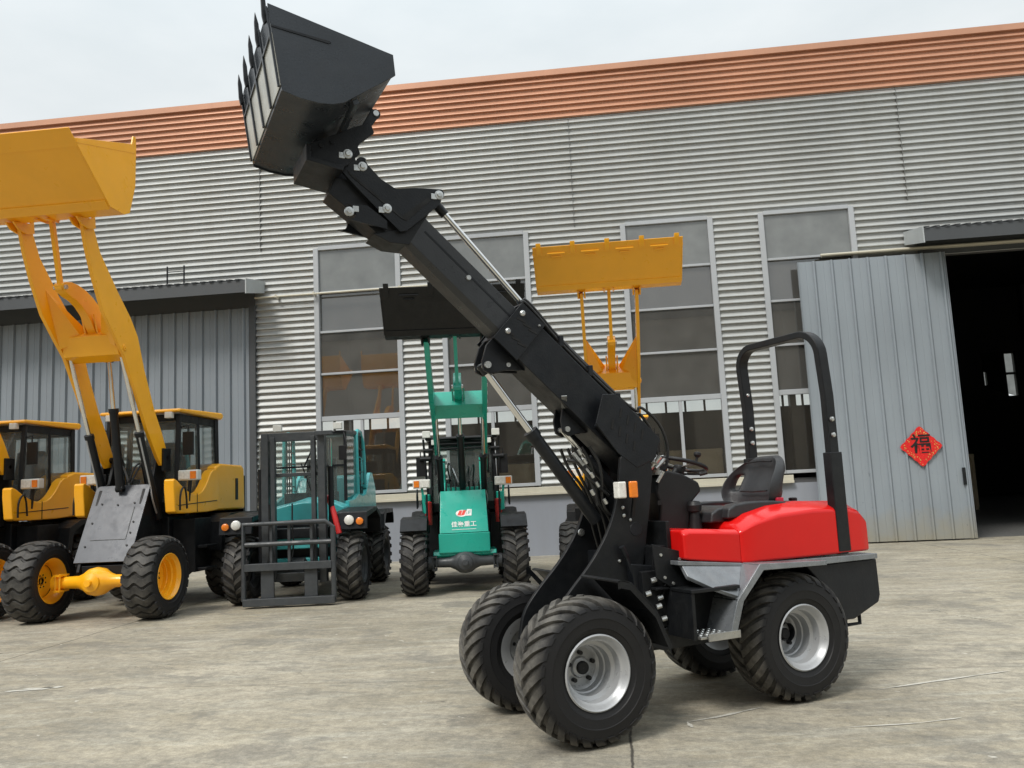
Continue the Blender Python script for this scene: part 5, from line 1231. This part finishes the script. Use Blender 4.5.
for s in (1, -1):
    m = MB(); y = s * .40 + .04
    m.box(.28, .42, y - .05, y + .05, .3, 2.40); m.build('mast_upright', MG, K, .006)
    m = MB(); y2 = y - s * .115; m.box(.33, .43, y2 - .03, y2 + .03, .35, 2.34); m.build('inner_rail', MG, K, .006)
    m = MB(); m.tube([(.26, y + s * .1, .5), (.26, y + s * .1, 1.9)], .04, 12); hc = m.build('mast_cylinder', M['black'], K)
    m = MB(); m.tube([(.26, y + s * .1, 1.9), (.26, y + s * .1, 2.3)], .022, 10); m.build('rod', M['chrome'], hc)
m = MB(); m.box(.30, .40, -.36, .44, 2.28, 2.40); m.box(.44, .5, .38, .62, 2.34, 2.40); m.box(.28, .34, -.3, .38, 1.78, 1.83); m.box(.28, .38, -.3, .38, .32, .44); m.split('mast_crossmember', MG, K, .006)
# fork carriage: framed guard low on the mast
m = MB()
fr_ = [(.56, -.62, .10), (.56, -.62, 1.14), (.56, .52, 1.14), (.56, .62, 1.06), (.56, .62, .10)]
m.tube(fr_, .036, 10)
m.tube([(.56, -.6, .86), (.56, .6, .86)], .034, 10)
m.box(.50, .60, -.60, .60, .50, .60); m.box(.50, .62, -.62, .64, .03, .13)
for y in (-.30, .30): m.box(.5, .545, y - .09, y + .09, .13, .5)
for y in (-.25, .0, .31): m.box(.49, .53, y - .02, y + .02, .60, 1.12)
m.build('fork_carriage', MG, K, .006)
m = MB()
for y in (-.3, .02, .32): m.tube([(.5, y, .6), (.46, y + .03, .8), (.42, y, 1.1), (.40, y, 1.4)], .012, 7, smooth=1)
m.split('mast_hose', M['rubberhose'], K)
m = MB(); m.tube([(.2, .50, 1.42), (.3, .58, 1.25), (.34, .66, .95)], .04, 10); m.lathe([(-.03, .05), (.03, .05)], 10, (.2, .5, 1.45)); m.build('tilt_cylinder', M['redpart'], K)
# front fenders with lamps
for s in (1, -1):
    m = MB(); m.prism([(.25, 1.16), (-.55, 1.24), (-.85, 1.12), (-.9, .9), (-.94, .9), (-.9, 1.2), (-.55, 1.3), (.28, 1.24), (.32, 1.0), (.27, 1.0)], s * .58, s * 1.05); m.build('front_fender', M['black'], K, .01)
    m = MB(); m.lathe([(.32, .07), (.345, .066), (.36, .04), (.362, .001)], 20, (0, s * .80, 1.13), 'x'); m.build('headlight', M['whitelens'], K)
    m = MB(); m.lathe([(.32, .052), (.345, .05), (.355, .03), (.357, .001)], 18, (0, s * .95, 1.11), 'x'); m.build('indicator', M['amber'], K)
    m = MB(); m.prism([(-1.85, .9), (-1.9, 1.15), (-2.1, 1.22), (-2.9, 1.22), (-3.0, 1.1), (-3.0, .95), (-2.9, 1.15), (-2.15, 1.15), (-1.92, .9)], s * .5, s * .95); m.build('rear_fender', M['black'], K, .01)
AQ = M['aqua']
m = loft([[(-.28, -.56, 1.10), (-.28, -.56, 1.30), (-.28, -.2, 1.38), (-.28, .0, 1.40), (-.28, .2, 1.40), (-.28, .45, 1.38), (-.28, .60, 1.31), (-.28, .62, 1.10)], [(-.62, -.62, 1.10), (-.62, -.62, 1.34), (-.62, -.2, 1.42), (-.62, .0, 1.48), (-.62, .25, 1.48), (-.62, .45, 1.40), (-.62, .63, 1.34), (-.62, .64, 1.10)]])
m.build('front_cowl', AQ, K, .02, seg=3)
m = MB(); m.box(-.1, .15, -.45, .45, .75, .98); m.box(-.1, .05, -.40, .46, .5, .62); m.box(-.1, .06, -.5, -.42, .5, 1.12); m.box(-.1, .06, .48, .56, .5, 1.12); m.split('front_shield', AQ, K, .02)
for s in (1, -1):
    m = MB(); m.prism([(-.55, 1.16), (-.55, 1.40), (-1.0, 1.42), (-1.35, 1.50), (-1.7, 1.46), (-2.0, 1.5), (-2.45, 1.86), (-2.65, 1.86), (-2.95, 1.6), (-3.0, 1.16)], s * .58, s * .64); m.build('side_panel', AQ, K, .01)
    m = MB(); m.bar((-.58, s * .58, 1.4), (-.70, s * .56, 2.42), .05, .06); m.build('front_pillar', M['black'], K, .01)
    m = MB(); m.tube([(-1.45, s * .6, 1.4), (-1.45, s * .59, 2.42), (-1.53, s * .58, 2.52), (-1.75, s * .58, 2.55), (-1.95, s * .58, 2.48), (-2.05, s * .6, 2.3), (-2.1, s * .6, 1.6)], .035, 10, smooth=1); m.build('side_frame', AQ, K)
    m = MB(); m.tube([(-1.62, s * .64, 1.62), (-1.62, s * .64, 2.08), (-1.58, s * .61, 2.1)], .012, 6); m.build('grab_rail', AQ, K)
    m = MB(); y = s * .585
    m.add([(-.6, y, 1.44), (-1.42, y, 1.5), (-1.42, y, 2.42), (-.70, y, 2.4)], [(0, 1, 2, 3)]); m.build('side_glass', M['cabglass'], K, smooth=False)
    m = MB()
    for j in range(4): m.box(-2.06, -1.48, s * .58, s * .6, 1.66 + .19 * j, 1.68 + .19 * j)
    for j in range(3): m.box(-1.62 - .14 * j, -1.60 - .14 * j, s * .581, s * .599, 1.5, 2.46)
    m.split('side_grille', M['black'], K)
m = MB(); m.box(-2.3, -.75, -.58, .58, 1.12, 1.3); m.prism([(-1.95, 1.3), (-2.2, 1.8), (-2.65, 1.84), (-2.95, 1.6), (-3.05, .9), (-2.2, .9)], -.575, .575); m.build('rear_hood', AQ, K, .03, seg=3)
m = MB(); m.prism([(-.66, 2.42), (-.66, 2.48), (-2.0, 2.56), (-2.0, 2.48)], -.6, .6); m.build('cab_roof', M['mastgrey'], K, .02)
m = MB(); m.add([(-.60, -.55, 1.38), (-.60, .55, 1.38), (-.68, .55, 2.42), (-.68, -.55, 2.42)], [(0, 1, 2, 3)]); m.build('windscreen', M['cabglass'], K, smooth=False)
m = MB(); m.bar((-.59, -.05, 1.95), (-.57, .1, 2.25), .02, .02); m.bar((-.585, .08, 1.5), (-.60, -.10, 2.0), .015, .015); m.box(-.66, -.62, -.55, .55, 1.93, 1.96); m.build('wiper', M['black'], K)
m = MB(); m.prism([(-1.0, 1.3), (-.98, 1.55), (-1.4, 1.55), (-1.5, 2.1), (-1.6, 2.1), (-1.6, 1.3)], -.24, .24); m.build('seat', M['seat'], K, .03)
m = MB(); m.box(-.95, -.72, -.4, .4, 1.3, 1.55); m.tube([(-.85, 0, 1.5), (-.98, 0, 1.78)], .03, 8); m.lathe([(1.78, .15), (1.795, .165), (1.81, .15)], 18, (-1.0, 0, 0), 'z'); m.build('dashboard', M['plastic'], K, .01)
for y in (-.45, .48):
    m = MB(); m.box(-.62, -.54, y - .065, y + .065, 2.50, 2.60); m.build('work_light', white, K, .008)
m = MB(); m.tube([(-.6, -.58, 2.46), (-.6, .6, 2.46)], .022, 8); m.tube([(-.6, .56, 2.46), (-.5, .62, 2.3), (-.5, .62, 2.18)], .012, 6); m.box(-.53, -.5, .5, .62, 2.02, 2.24); m.tube([(-.6, -.56, 2.44), (-.5, -.68, 2.3)], .012, 6); m.build('mirror', M['plastic'], K, .008)
